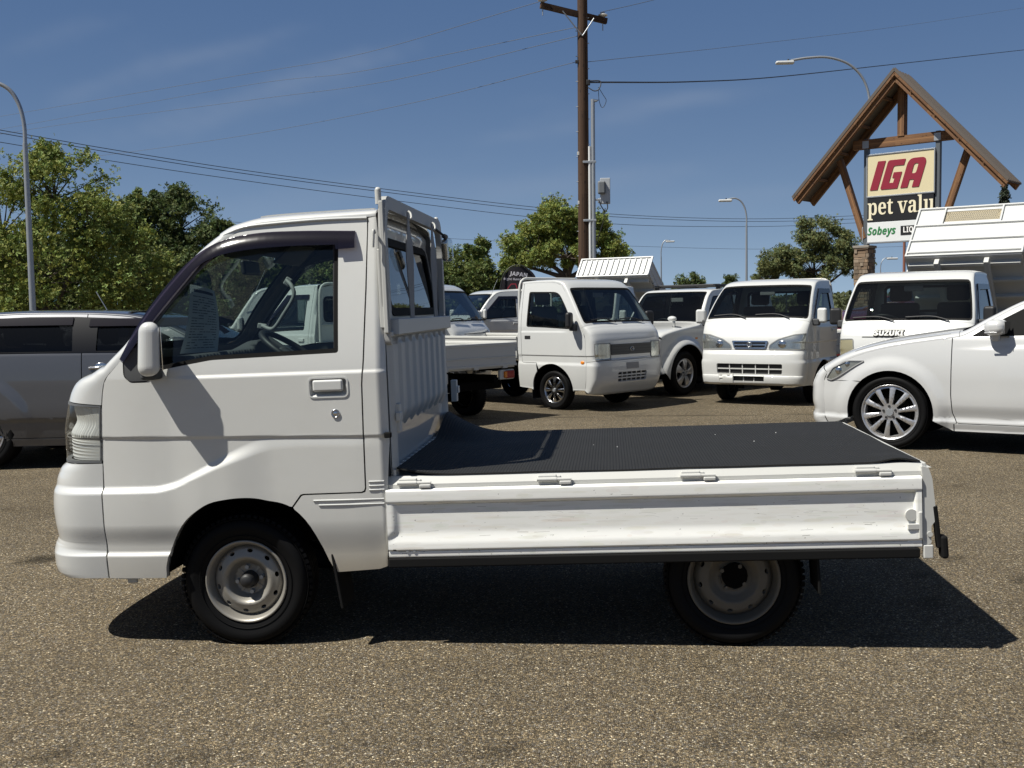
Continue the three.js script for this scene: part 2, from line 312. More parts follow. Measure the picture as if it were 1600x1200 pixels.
function steelWheel(parent, pos, { r, rim, w = 0.15, turn = 0, hub = true, rear = false }) {
  const g = new THREE.Group(); g.name = 'wheel'; parent.add(g); g.position.set(...pos); g.rotation.y = turn;
  obj('tyre', tyreGeo(r, rim - 0.004, w, 64), M.tyre, g);
  const zr = table(rear ? [[0, -0.045], [0.052, -0.045], [0.066, -0.043], [0.085, -0.030], [0.10, -0.020], [0.125, -0.022], [0.14, -0.032], [0.152, -0.05]] : [[0, -0.058], [0.058, -0.056], [0.070, -0.042], [0.084, -0.020], [0.095, -0.014], [0.112, -0.020], [0.130, -0.028], [0.143, -0.05]]);
  const disc = rear ? 0.152 : 0.143, holes = [], nh = rear ? 10 : 10;
  for (let k = 0; k < nh; k++) { const a = (k + 0.3) / nh * Math.PI * 2, rr = rear ? 0.129 : 0.121, h = []; for (let j = 0; j < 12; j++) { const t = j / 12 * Math.PI * 2, u = 0.0115 * Math.cos(t), v = 0.0075 * Math.sin(t); h.push([rr * Math.cos(a) - u * Math.sin(a) + v * Math.cos(a), rr * Math.sin(a) + u * Math.cos(a) + v * Math.sin(a)]); } holes.push(h); }
  const circ = (q, n = 56) => Array.from({ length: n }, (_, i) => [q * Math.cos(i / n * Math.PI * 2), q * Math.sin(i / n * Math.PI * 2)]);
  const face = mapped(circ(disc), holes, (x, y) => V(x, y, zr(Math.hypot(x, y))), { max: 0.012, depth: 0.012 });
  const lip = latheZ([[rim - 0.03, -0.14], [rim - 0.03, -0.055], [rim - 0.026, -0.040], [rim - 0.018, -0.020], [rim - 0.015, -0.006], [rim - 0.008, 0.002], [rim - 0.002, 0.002], [rim, -0.004], [rim - 0.003, -0.012]]);
  const back = latheZ([[0.02, -0.085], [rim - 0.03, -0.085]]); 
  const slots = []; for (let k = 0; k < 4; k++) { const a = k * Math.PI / 2 + (rear ? 0.25 : 0.9), rr = rear ? 0.052 : 0.047; const q = rear ? new THREE.TorusGeometry(0.052, 0.004, 6, 10, 0.62) : box(0.03, 0.012, 0.004, rr, 0, zr(rr) + 0.001, 0.0015); if (rear) { q.rotateZ(-0.31); q.translate(0, 0, -0.043); } q.rotateZ(a); slots.push(q); }
  const m = obj('rim', [face, lip, ...slots], rear ? M.rearSteel : M.steel, g);
  obj('brake_drum', [back, cyl(0.11, 0.11, 0.05, 0, 0, -0.115, 'z', 32)], M.under, g);
  const nuts = []; for (let k = 0; k < 4; k++) { const a = k * Math.PI / 2 + (rear ? 1.0 : 0.15), rr = 0.050; nuts.push(cyl(0.0085, 0.010, 0.02, rr * Math.cos(a), rr * Math.sin(a), zr(rr) + 0.008, 'z', 6)); }
  obj('wheel_nut', nuts, rear ? M.rearSteel : M.galv, g).userData.kind = 'stuff';
  obj('hub', rear ? [latheZ([[0.0, -0.055], [0.030, -0.055], [0.034, -0.043]], 24)] : [latheZ([[0, 0.004], [0.018, 0.003], [0.026, -0.006], [0.032, -0.02], [0.034, -0.056]], 24)], M.black, g);
  return g;
}
function alloyWheel(parent, pos, { r, rim, w = 0.17, spokes = 10, turn = 0, mat = M.alloy, five = false, wide = 0.5, tint = 0 }) {
  const g = new THREE.Group(); g.name = 'wheel'; parent.add(g); g.position.set(...pos); g.rotation.y = turn;
  obj('tyre', tyreGeo(r, rim, w, 0), M.tyre, g);
  const holes = [], r0 = rim * 0.30, r1 = rim * 0.88;
  for (let k = 0; k < spokes; k++) {
    const a0 = (k + wide * 0.5) / spokes * Math.PI * 2 + tint, a1 = (k + 1 - wide * 0.5) / spokes * Math.PI * 2 + tint, m = (a0 + a1) / 2, h = [], da = (a1 - a0) / 2;
    const b0 = da * 0.75; for (let j = 0; j <= 6; j++) { const a = m - da * 1.12 + 2.24 * da * j / 6; h.push([r1 * Math.cos(a), r1 * Math.sin(a)]); }
    for (let j = 0; j <= 3; j++) { const a = m + b0 - 2 * b0 * j / 3; h.push([r0 * Math.cos(a), r0 * Math.sin(a)]); }
    holes.push(rp(h, 0.012, 2));
  }
  const circ = (q, n = 60) => Array.from({ length: n }, (_, i) => [q * Math.cos(i / n * Math.PI * 2), q * Math.sin(i / n * Math.PI * 2)]);
  const zr = table([[0, -0.004], [rim * 0.25, -0.004], [rim * 0.5, 0.002], [rim * 0.8, -0.004], [rim, -0.012]]);
  const bow = (x, y) => { const a = Math.atan2(y, x) - tint, q = a / (Math.PI * 2) * spokes; const d = Math.abs(q - Math.round(q)) * 2 / Math.max(0.2, wide); return -0.006 * ss(0.4, 1, d) * ss(rim * 0.3, rim * 0.5, Math.hypot(x, y)); };
  const face = mapped(circ(rim * 0.965), holes, (x, y) => V(x, y, zr(Math.hypot(x, y)) + bow(x, y)), { max: rim * 0.09, depth: 0.035 });
  const lip = latheZ([[rim * 0.86, -0.14], [rim * 0.88, -0.04], [rim * 0.95, -0.008], [rim * 0.99, 0.002], [rim + 0.002, -0.003]]);
  obj('rim', [face, lip], mat, g);
  obj('brake_disc', [latheZ([[0.02, -0.09], [rim * 0.86, -0.09]], 40), cyl(rim * 0.7, rim * 0.7, 0.02, 0, 0, -0.07, 'z', 40)], M.under, g);
  const nn = five ? 5 : 4, nuts = []; for (let k = 0; k < nn; k++) { const a = (k + 0.3) / nn * Math.PI * 2; nuts.push(cyl(rim * 0.045, rim * 0.045, 0.012, rim * 0.22 * Math.cos(a), rim * 0.22 * Math.sin(a), -0.002, 'z', 8)); }
  obj('wheel_nut', nuts, M.black, g).userData.kind = 'stuff';
  obj('hub_cap', [cyl(rim * 0.13, rim * 0.14, 0.016, 0, 0, 0, 'z', 24)], M.galv, g);
  return g;
}
function letters(text, font, size, depth = 0.004, bevel = 0) {
  const g = new TextGeometry(text, { font, size, depth, curveSegments: 6, bevelEnabled: bevel > 0, bevelSize: bevel, bevelThickness: bevel, bevelSegments: 1 });
  g.computeBoundingBox(); const b = g.boundingBox; g.translate(-(b.min.x + b.max.x) / 2, -(b.min.y + b.max.y) / 2, 0); return g;
}
function seatGeo(x, z, w = 0.46, y0 = 0.75, hr = true) {
  const back = box(0.11, 0.56, w, x + 0.06, y0 + 0.30, z, 0.05, [0, 0, -0.12]), base = box(0.46, 0.13, w, x - 0.17, y0 - 0.02, z, 0.05);
  return hr ? [back, base, box(0.09, 0.19, 0.26, x + 0.12, y0 + 0.69, z, 0.04, [0, 0, -0.1])] : [back, base];
}

// ---------------------------------------------------------------- the white kei pickup in front
const truck = thing('pickup_truck', 'large white cab-over flatbed pickup in the foreground, side on, with its side gate folded down', 'pickup truck');
{
  const rk = Math.atan(0.0255); truck.rotation.z = rk; truck.position.x = 0.0255 * 0.26;
  const swoosh = table([[-0.56, 0.636], [-0.336, 0.637], [-0.25, 0.652], [-0.178, 0.683], [-0.07, 0.731], [0.032, 0.772], [0.10, 0.795], [0.161, 0.808], [0.30, 0.812], [0.60, 0.802]]);
  const crease = (x) => 0.845 - 0.0215 * (x + 0.53);
  const base = (x, y) => {
    let z = y < 1.07 ? 0.735 : 0.735 - 0.11 * Math.pow((y - 1.07) / 0.62, 1.25);
    z -= 0.022 * Math.pow(clamp((0.62 - y) / 0.34, 0, 1), 2);
    z -= 0.014 * Math.pow(clamp((-0.34 - x) / 0.22, 0, 1.3), 2);
    z -= 0.03 * Math.pow(clamp((x - 0.565) / 0.04, 0, 1), 2);
    return z;
  };
  const zf = (x, y) => {
    let f = 0;
    f += 0.007 * ss(1.079, 1.062, y) * ss(-0.27, -0.13, x);                       // ledge under the window
    const cy = crease(x); f -= 0.0065 * ss(cy + 0.006, cy - 0.010, y);             // crease along the door
    const sy = swoosh(x), amp = lerp(0.020, 0.004, ss(-0.05, 0.16, x)), wd = lerp(0.016, 0.03, ss(-0.2, 0.1, x));
    f += amp * ss(sy + wd, sy - wd, y) * ss(0.62, 0.45, x);                                          // rising swage
    if (x < -0.2) f += -0.012 * ss(0.50, 0.41, y) + 0.013 * ss(0.392, 0.372, y);  // flared lower lip
    if (x > 0.12) f -= 0.012 * ss(0.50, 0.36, y);
    return base(x, y) + f;
  };
  const B = new Body({
    n: 3.5, z: zf,
    front: [[0.27, -0.547, 0.30], [0.286, -0.547, 0.325], [0.30, -0.547, 0.342], [0.33, -0.547, 0.350], [0.38, -0.547, 0.350], [0.405, -0.546, 0.338], [0.43, -0.545, 0.326], [0.56, -0.544, 0.335], [0.66, -0.543, 0.320], [0.70, -0.542, 0.300], [0.735, -0.541, 0.266], [0.742, -0.541, 0.258], [0.836, -0.535, 0.265], [0.965, -0.527, 0.242], [1.02, -0.52, 0.217], [1.045, -0.515, 0.180], [1.07, -0.507, 0.110], [1.092, -0.490, 0.075], [1.185, -0.397, 0.070], [1.324, -0.291, 0.073], [1.492, -0.140, 0.073], [1.575, -0.047, 0.066], [1.62, 0.018, 0.055]],
    top: [[-0.14, 1.492, 0.083], [-0.047, 1.575, 0.072], [0.018, 1.62, 0.06], [0.138, 1.646, 0.055], [0.344, 1.655, 0.05], [0.575, 1.66, 0.046]],
  });
  const dirt = (x, y) => { const d = 0.8 * ss(0.48, 0.28, y) * (x > 0.2 ? 1 : 0.35) + 0.05 * ss(-0.1, 0.5, fbm(x * 9, y * 14, 1, 3)); return [1 - 0.35 * d, 1 - 0.43 * d, 1 - 0.55 * d]; };
  const arch = [[-0.307, 0.30], [-0.304, 0.333], [-0.272, 0.421], [-0.215, 0.508], [-0.16, 0.553], [-0.107, 0.581], [-0.04, 0.594], [0.021, 0.598], [0.075, 0.594], [0.122, 0.583], [0.17, 0.573], [0.212, 0.554], [0.269, 0.497], [0.315, 0.408], [0.342, 0.340]];
  const archS = curve2(arch, 40), iCut = archS.findIndex((p) => p[0] > 0.212), archA = archS.slice(0, iCut), archB = archS.slice(iCut);
  const pillar = range(1.087, 1.59, 10).map((y) => [B.f.a(y), y]), roofE = range(0.0, 0.54, 10).map((x) => [x, B.t.a(x)]);
  const win = rp([[-0.432, 1.150], [-0.430, 1.082, 0.02], [-0.405, 1.056, 0.02], [-0.328, 1.056, 0.02], [-0.306, 1.097], [-0.216, 1.112, 0.03], [-0.076, 1.133], [0.424, 1.143, 0.012], [0.428, 1.583, 0.012], [0.279, 1.596], [0.101, 1.594, 0.06], [-0.035, 1.570, 0.06], [-0.15, 1.505, 0.05], [-0.28, 1.375], [-0.37, 1.255]], 0.02, 4);
  const hPoly = rp(rect(0.309, 0.979, 0.454, 1.047), 0.016);
  const doorOuter = [[-0.547, 0.285], ...[0.40, 0.55, 0.655, 0.745, 0.85, 0.967, 1.02, 1.06].map((y) => [B.f.a(y), y]), ...pillar, ...roofE, [0.540, 1.60], [0.532, 1.385], [0.518, 1.118], [0.509, 1.021], [0.505, 0.80], [0.503, 0.622], [0.499, 0.612], [0.489, 0.608], [0.262, 0.606], [0.25, 0.603], [0.214, 0.557], ...archA.slice().reverse(), [-0.309, 0.285]];
  obj('door', [B.side(1, doorOuter, [win, hPoly], { max: 0.016, grid: [0.014, 0.005], depth: 0.022, col: dirt })], M.paint, truck).userData.label = 'near side door skin with swage line and mirror shadow';
  const cornerPoly = [[0.546, 1.655], [0.575, 1.659], [0.592, 1.50], [0.601, 1.26], [0.603, 1.018], [0.602, 0.80], [0.588, 0.60], [0.571, 0.31], [0.54, 0.300], [0.367, 0.290], ...archB.slice().reverse(), [0.219, 0.553], [0.254, 0.597], [0.263, 0.600], [0.49, 0.602], [0.504, 0.606], [0.509, 0.62], [0.511, 0.80], [0.515, 1.02], [0.524, 1.118], [0.538, 1.385]];
  obj('cab_corner', [B.side(1, cornerPoly, [], { max: 0.018, grid: [0.012, 0.01], depth: 0.022, col: dirt })], M.paint, truck);
  const grv = []; for (const [x0, x1, y] of [[0.30, 0.575, 0.578], [0.32, 0.575, 0.560], [0.52, 0.578, 0.646], [0.52, 0.578, 0.630], [0.52, 0.578, 0.614]]) grv.push(tube([[x0, y, zf(x0, y) + 0.0005], [x1 * 0.5 + x0 * 0.5, y, zf(x1 * 0.5 + x0 * 0.5, y) + 0.0005], [x1, y, zf(x1, y) + 0.0005]], 0.0035, 8, 6));
  obj('pressed_rib', grv, M.white, truck).userData.kind = 'stuff';
  // far side
  obj('far_door', [B.side(-1, doorOuter, [win], { max: 0.05, depth: 0.02, col: dirt }), B.side(-1, cornerPoly, [], { max: 0.05, col: dirt })], M.paint, truck);
  for (const s of [1, -1]) {
    obj('door_trim', [B.side(s, doorOuter, [insetPoly(win, 0.012)], { max: 0.06, off: -0.035 }), B.side(s, cornerPoly, [], { max: 0.08, off: -0.035 })], M.trimGrey, truck);
    obj('window_seal', [B.side(s, ...ring(win, 0.017), { max: 0.03, off: -0.006, depth: 0.015 })], M.rubber, truck);
    const gl = rp([[-0.30, 1.105], [-0.216, 1.122], [-0.076, 1.143], [0.416, 1.152], [0.416, 1.585], [0.10, 1.588], [-0.04, 1.562], [-0.15, 1.495], [-0.28, 1.36], [-0.40, 1.20]], 0.01, 3);
    obj('door_glass', [B.side(s, gl, [], { max: 0.12, off: -0.014 })], M.glass, truck);
    obj('mirror_base', [B.side(s, rp([[-0.425, 1.150], [-0.424, 1.084], [-0.404, 1.062], [-0.326, 1.062], [-0.300, 1.108], [-0.36, 1.20], [-0.40, 1.185]], 0.008, 3), [], { max: 0.04, off: 0.002, depth: 0.03 })], M.trim, truck);
    obj('quarter_pillar', [B.side(s, [[-0.43, 1.152], [-0.395, 1.13], [-0.27, 1.33], [-0.14, 1.485], [-0.05, 1.545], [-0.05, 1.58], [-0.16, 1.515], [-0.28, 1.385]], [], { max: 0.05, off: -0.010 })], M.black, truck);
    obj('glass_channel', [B.side(s, rect(0.404, 1.145, 0.426, 1.585), [], { max: 0.06, off: -0.010 })], M.black, truck);
  }
  // visor over the near window
  const vo = curve2([[-0.443, 1.150], [-0.37, 1.277], [-0.281, 1.397], [-0.154, 1.528], [-0.04, 1.592], [0.101, 1.616], [0.279, 1.617], [0.495, 1.607]], 40), vi = curve2([[-0.418, 1.140], [-0.305, 1.288], [-0.179, 1.434], [-0.123, 1.495], [-0.052, 1.53], [0.051, 1.549], [0.204, 1.558], [0.42, 1.556]], 40);
  obj('window_visor', [mapped([...vo, [0.497, 1.540], [0.424, 1.538], ...vi.reverse()], [], (x, y) => { const m = clamp((y - 1.1) / 0.5, 0, 1); let d = 9; for (let i = 0; i < vo.length - 1; i++) { const a = vo[i], b = vo[i + 1], dx = b[0] - a[0], dy = b[1] - a[1], t = clamp(((x - a[0]) * dx + (y - a[1]) * dy) / (dx * dx + dy * dy), 0, 1); d = Math.min(d, Math.hypot(a[0] + dx * t - x, a[1] + dy * t - y)); } const q = clamp(d / 0.06, 0, 1); return V(x, y, zf(x, y) + 0.004 + 0.022 * q * (2 - q)); }, { grid: [0.01, 0.008], depth: 0.002 })], M.smoke, truck); 
  obj('rain_gutter', [tube([[-0.030, 1.615, zf(-0.03, 1.615) - 0.004], [0.05, 1.641, zf(0.05, 1.641) + 0.002], [0.152, 1.650, zf(0.15, 1.65) + 0.004], [0.355, 1.657, zf(0.35, 1.657) + 0.004], [0.54, 1.655, zf(0.54, 1.655) + 0.003]], 0.006, 20, 6)], M.white, truck);
  // front skins
  const FW = 0.9945, wq = (z) => B.w(z), xj = B.f.a(1.592);
  obj('bumper', [B.front(rect(-FW, 0.286, FW, 0.742), [], { grid: [0.012, 0.006], depth: 0.02 }), mapped(rect(-FW, 0, FW, 1), [], (w, t) => { const a = B.F(w, 0.286), b = B.F(w, 0.742); return t < 0 ? a : V(lerp(a.x, -0.5, t), a.y - 0.004 * t, a.z * (1 - 0.1 * t)); }, { max: 0.05 })], M.white, truck);
  for (const s of [1, -1]) {
    const q = (a, b) => (s > 0 ? rect(wq(a), b[0], FW, b[1]) : rect(-FW, b[0], -wq(a), b[1]));
    const lamp = obj('headlamp', [B.front(q(0.52, [0.75, 0.965]), [], { grid: [0.015, 0.015], off: 0.002 })], M.lampLens, truck);
    obj('lamp_housing', [mapped(q(0.53, [0.754, 0.961]), [], (w, y) => { const up = y > 0.838, k = up ? 0.0035 * Math.abs(Math.sin(w * 210)) + 0.010 * Math.sin((y - 0.838) * 26) + 0.012 * ss(0.05, 0.0, Math.abs(y - 0.90)) : 0.005 * Math.abs(Math.sin(y * 260)); const p = B.F(w * 0.992, y, -0.020 - k); p.z *= 0.99; return p; }, { grid: [0.004, 0.004] })], M.lampBowl, lamp);
    obj('lamp_divider', [B.front(q(0.53, [0.833, 0.841]), [], { grid: [0.02, 0.01], off: -0.006 })], M.handleGrey, lamp);
    obj('lamp_rim', [B.front(...ring(q(0.52, [0.745, 0.970]), 0.007), { grid: [0.015, 0.02], off: 0.003, depth: 0.02 })], M.trimGrey, lamp);
  }
  obj('front_panel', [B.front(rect(-wq(0.515), 0.745, wq(0.515), 0.972), [], { max: 0.04, depth: 0.02 }), B.front(rect(-FW, 0.973, FW, 1.10), [], { grid: [0.012, 0.008], depth: 0.015 })], M.white, truck);
  const wsP = rp([[-wq(0.90), 1.135], [wq(0.90), 1.135], [wq(0.88), 1.548], [-wq(0.88), 1.548]], 0.06, 5);
  obj('windshield_frame', [B.front(rect(-1, 1.10, 1, 1.592), [wsP], { grid: [0.012, 0.012] })], M.white, truck);
  obj('windshield', [B.front(insetPoly(wsP, -0.01), [], { max: 0.05, off: -0.004 })], M.glass, truck);
  obj('windshield_seal', [B.front(...ring(insetPoly(wsP, -0.01), 0.03), { max: 0.05, off: -0.001 })], M.black, truck);
  obj('pillar_trim', [B.front(rect(-0.95, 1.06, 0.95, 1.60), [insetPoly(wsP, 0.005)], { max: 0.05, off: -0.032 })], M.trimGrey, truck);
  obj('roof', [B.top(rect(-1, xj - 0.003, 1, 0.575), [], { grid: [0.015, 0.015], depth: 0.01 }), B.top([[-0.70, 0.10], [-0.66, 0.10], [-0.66, 0.55], [-0.70, 0.55]], [], { max: 0.03, off: 0.005, depth: 0.005 }), B.top([[0.66, 0.10], [0.70, 0.10], [0.70, 0.55], [0.66, 0.55]], [], { max: 0.03, off: 0.005, depth: 0.005 })], M.white, truck);
  obj('headlining', [B.top(rect(-0.95, -0.06, 0.95, 0.57), [], { max: 0.06, off: -0.03 })], M.trimGrey, truck);
  // cab back wall, window, guard frame
  const backP = rp([[0.70, 0.62], [0.715, 1.07], [0.635, 1.64, 0.07], [0.3, 1.705, 0.1], [-0.3, 1.705, 0.1], [-0.635, 1.64, 0.07], [-0.715, 1.07], [-0.70, 0.62]], 0.01, 4);
  const rw = rp(rect(-0.545, 1.285, 0.545, 1.585), 0.07, 5);
  const YZ = (X) => (z, y) => V(typeof X === 'function' ? X(z, y) : X, y, z);
  const cw = (z, y) => 0.600 - 0.05 * ss(1.2, 1.7, y) + 0.006 * (Math.abs(y - 1.635) < 0.05 ? Math.cos((y - 1.635) * 60) : 0);
  obj('cab_back_wall', [mapped(backP, [rw], YZ(cw), { max: 0.03, flip: true })], M.white, truck);
  obj('back_wall_trim', [mapped(backP, [rw], YZ((z, y) => cw(z, y) - 0.03), { max: 0.1, flip: false })], M.trimGrey, truck);
  obj('rear_window_seal', [mapped(...ring(insetPoly(rw, -0.012), 0.034), YZ((z, y) => cw(z, y) + 0.006), { max: 0.05, depth: 0.015, flip: true })], M.rubber, truck);
  obj('rear_window', [mapped(rw, [], YZ((z, y) => cw(z, y) - 0.004), { max: 0.1, flip: true })], M.dark, truck);
  const fo = rp([[0.70, 1.165], [0.715, 1.60, 0.1], [0.675, 1.736, 0.06], [-0.675, 1.742, 0.06], [-0.715, 1.60, 0.1], [-0.70, 1.165]], 0.02, 5), fi = rp([[0.655, 1.262], [0.668, 1.60], [0.64, 1.685, 0.05], [-0.64, 1.685, 0.05], [-0.668, 1.60], [-0.655, 1.262]], 0.03, 4);
  obj('guard_frame', [mapped(fo, [fi], YZ(0.624), { max: 0.1, depth: 0.026, flip: true }), mapped(fo, [fi], YZ(0.597), { max: 0.1 })], M.frame, truck);
  obj('cross_bar', [box(0.035, 0.062, 1.35, 0.636, 1.232, 0, 0.004)], M.galv, truck);
  for (const s of [1, -1]) { obj('guard_pin', [rod([0.60, 1.70, s * 0.69], [0.60, 1.752, s * 0.69], 0.012), new THREE.SphereGeometry(0.012, 10, 8).translate(0.60, 1.752, s * 0.69)], M.worn, truck); obj('guard_bracket', [box(0.03, 0.30, 0.010, 0.603, 1.38, s * 0.70, 0.003), box(0.016, 0.50, 0.014, 0.612, 1.46, s * 0.706, 0.003)], M.worn, truck); }
  obj('tie_hook', [tube([[0.585, 1.590, 0.715], [0.585, 1.60, 0.732], [0.583, 1.57, 0.735], [0.580, 1.535, 0.735]], 0.006, 12, 6)], M.worn, truck);
  for (const z of [0.325, -0.28]) {
    const zz = z + 0.0; obj('guard_strap', [mapped([[zz - 0.012, 1.25], [zz + 0.012, 1.25], [zz + 0.022, 1.45], [zz + 0.028, 1.58], [zz + 0.012, 1.70], [zz - 0.012, 1.70], [zz - 0.028, 1.58], [zz - 0.022, 1.45]], [], YZ((q, y) => 0.645 - 0.4 * (q - zz) * ss(1.68, 1.5, y)), { max: 0.05, depth: 0.004, flip: true })], M.handleGrey, truck);
    obj('strap_hook', [tube([[0.65, 1.70, zz + 0.02], [0.66, 1.69, zz + 0.025], [0.664, 1.672, zz + 0.035], [0.655, 1.664, zz + 0.042]], 0.005, 12, 6)], M.worn, truck);
  }
  const wl = obj('work_lamp', [box(0.05, 0.11, 0.075, 0.68, 1.585, -0.50, 0.02, [0.35, 0, 0])], M.lens, truck);
  obj('lamp_bracket', [rod([0.63, 1.69, -0.40], [0.67, 1.65, -0.50], 0.006), cyl(0.012, 0.012, 0.05, 0.67, 1.65, -0.50, 'z')], M.black, wl);
  obj('lamp_back', [box(0.03, 0.10, 0.065, 0.668, 1.585, -0.50, 0.012, [0.35, 0, 0])], M.reflector, wl);
  // ribbed headboard
  const ribZ = range(-0.55, 0.53, 7);
  const hb = (z, y) => { let x = 0.624 - 0.05 * ss(0.90, 0.79, y) * ss(0.66, 0.55, Math.abs(z)); for (const r of ribZ) x += 0.011 * ss(0.036, 0.024, Math.abs(z - r)) * ss(1.185, 1.165, y) * ss(0.70, 0.74, y); return x - 0.02 * ss(0.66, 0.69, Math.abs(z)); };
  const zL = []; for (let z = -0.70; z <= 0.7001; z += 0.0085) zL.push(z);
  obj('headboard', [gridSurf(zL, [0.652, 0.66, 0.68, ...range(0.70, 0.78, 4), ...range(0.79, 0.91, 16), ...range(0.93, 1.15, 8), ...range(1.157, 1.20, 8)], (z, y) => V(hb(z, y), y, z), { flip: true }), box(0.03, 0.02, 1.40, 0.618, 1.205, 0, 0.004), box(0.012, 0.03, 1.38, 0.612, 0.668, 0, 0.003), ...range(-0.6, 0.6, 14).map((z) => box(0.014, 0.012, 0.03, 0.616, 0.688, z, 0.003))], M.worn, truck);
  for (const s of [1, -1]) obj('latch_plate', [box(0.03, 0.11, 0.045, s > 0 ? 0.622 : 0.655, 0.88, s * (s > 0 ? 0.64 : 0.69), 0.004), box(0.02, 0.035, 0.05, s > 0 ? 0.632 : 0.668, 0.885, s * (s > 0 ? 0.65 : 0.70), 0.004)], M.worn, truck);
  obj('door_stop', [box(0.028, 0.022, 0.02, 0.602, 0.823, 0.735, 0.005)], M.rubber, truck);
  // bed
  obj('bed_floor', [box(2.0, 0.03, 1.39, 1.60, 0.640, 0, 0.004)], M.worn, truck);
  for (const s of [1, -1]) obj('bed_sill', [gridSurf([0.583, 2.585], [0, 1, 2, 3], (x, k) => [V(x, 0.657, s * 0.660), V(x, 0.657, s * 0.694), V(x, 0.628, s * 0.716), V(x, 0.560, s * 0.716)][k], { flip: s < 0, flat: true })], M.worn, truck);
  const gy = [0.3455, 0.3475, 0.352, 0.366, 0.3695, 0.3715, 0.3735, 0.377, 0.3785, 0.380, 0.384, 0.396, 0.402, 0.408, 0.414, 0.420, 0.426, 0.432, 0.438, 0.444, 0.452, 0.48, 0.51, 0.538, 0.549, 0.5515, 0.554, 0.5565, 0.559, 0.5615, 0.564, 0.567, 0.575, 0.590, 0.602, 0.606, 0.609, 0.611, 0.612];
  const gz = table([[0.3455, 0.722], [0.348, 0.728], [0.352, 0.7285], [0.3685, 0.7285], [0.3715, 0.7265], [0.3725, 0.7265], [0.3755, 0.733], [0.380, 0.7345], [0.399, 0.7335], [0.405, 0.7325], [0.412, 0.7305], [0.436, 0.7245], [0.446, 0.7232], [0.452, 0.7230], [0.548, 0.7230], [0.553, 0.7245], [0.558, 0.733], [0.5625, 0.7375], [0.567, 0.7385], [0.603, 0.7385], [0.608, 0.736], [0.611, 0.729], [0.6125, 0.712]]);
  const gzx = (x, y) => { const e = Math.max(ss(0.632 - 0.045 * ss(0.46, 0.40, y), 0.602 - 0.04 * ss(0.46, 0.40, y), x), ss(2.545, 2.552, x)); return Math.max(gz(y), y > 0.38 && y < 0.6 ? lerp(gz(y), 0.7345, e) : gz(y)); };
  const gx = [0.582, 0.588, 0.596, 0.604, 0.611, 0.618, 0.626, 0.634, 0.65, ...range(0.70, 2.5, 40), 2.53, 2.542, 2.545, 2.548, 2.552, 2.56, 2.572];
  const gateTex = canvasTex(2048, 512, (c, W, H) => {
    c.fillStyle = '#ffffff'; c.fillRect(0, 0, W, H); const R = rng(77);
    const X = (x) => (x - 0.56) / 2.05 * W, Y = (y) => (1 - (y - 0.30) / 0.33) * H;
    for (let i = 0; i < 500; i++) { c.fillStyle = `rgba(${150 + 60 * R()},${140 + 60 * R()},${110 + 50 * R()},${0.02 + 0.06 * R()})`; c.beginPath(); c.ellipse(R() * W, R() * H, 10 + 60 * R(), 3 + 10 * R(), 0, 0, 7); c.fill(); }
    c.lineCap = 'round';
    for (let i = 0; i < 150; i++) { const x = R() * W, y = Y(0.35 + 0.26 * Math.pow(R(), 1.3)); c.strokeStyle = `rgba(40,36,30,${0.25 + 0.6 * R()})`; c.lineWidth = 0.8 + 1.8 * R() * R(); c.beginPath(); c.moveTo(x, y); const l = R() < 0.25 ? 60 * R() : 6 * R(); c.lineTo(x + l, y + (R() - 0.5) * 6); if (R() < 0.2) c.lineTo(x + l * 0.6, y + 10 * R()); c.stroke(); }
    for (let i = 0; i < 30; i++) { const x = X(0.95 + 1.5 * R()), y = Y(0.52 - 0.05 * R()); c.strokeStyle = `rgba(90,84,74,${0.2 + 0.35 * R()})`; c.lineWidth = 1; c.beginPath(); c.moveTo(x, y); c.quadraticCurveTo(x + 30 * R(), y - 14 + 24 * R(), x + 90 * R(), y + 10 * R()); c.stroke(); }
    c.strokeStyle = 'rgba(30,26,20,0.75)'; c.lineWidth = 1.6; c.beginPath(); for (let k = 0; k <= 80; k++) { const x = X(0.62 + 1.9 * k / 80), y = Y(0.3705) + 2.5 * noise.noise(k * 0.6, 4, 1); k ? c.lineTo(x, y) : c.moveTo(x, y); if (k % 9 === 4) { c.lineTo(x + 6, y + 9 * R()); c.moveTo(x, y); } } c.stroke();
    c.strokeStyle = 'rgba(70,58,40,0.6)'; c.lineWidth = 1.4; c.beginPath(); for (let k = 0; k <= 80; k++) { const x = X(0.60 + 1.95 * k / 80), y = Y(0.5505) + 3 * noise.noise(k * 0.4, 9, 1); k ? c.lineTo(x, y) : c.moveTo(x, y); } c.stroke();
    c.fillStyle = 'rgba(30,28,26,0.9)'; c.fillRect(X(0.600), Y(0.380), 12, 12);
  });
  const gateM = new THREE.MeshStandardMaterial({ color: lin(0.80, 0.80, 0.765), map: gateTex, roughness: 0.42 });
  const guv = (x, y) => [(x - 0.56) / 2.05, (y - 0.30) / 0.33];
  const mkGate = (s) => [gridSurf(gx, gy, (x, y) => V(x, y, s * gzx(x, y)), { flip: s > 0 ? false : true, uv: guv }), gridSurf([0.582, 2.572], [0.3455, 0.612], (x, y) => V(x, y, s * 0.705), { flip: s > 0, uv: guv }), mapped([...gy.map((y) => [gzx(0.582, y), y]), [0.705, 0.612], [0.705, 0.3455]], [], (z, y) => V(0.582, y, s * z), { max: 0.2, uv: (z, y) => guv(0.582, y) }), mapped([...gy.map((y) => [gzx(2.572, y), y]), [0.705, 0.612], [0.705, 0.3455]], [], (z, y) => V(2.572, y, s * z), { max: 0.2, uv: (z, y) => guv(2.57, y) })];
  const gate = obj('side_gate', mkGate(1), gateM, truck);
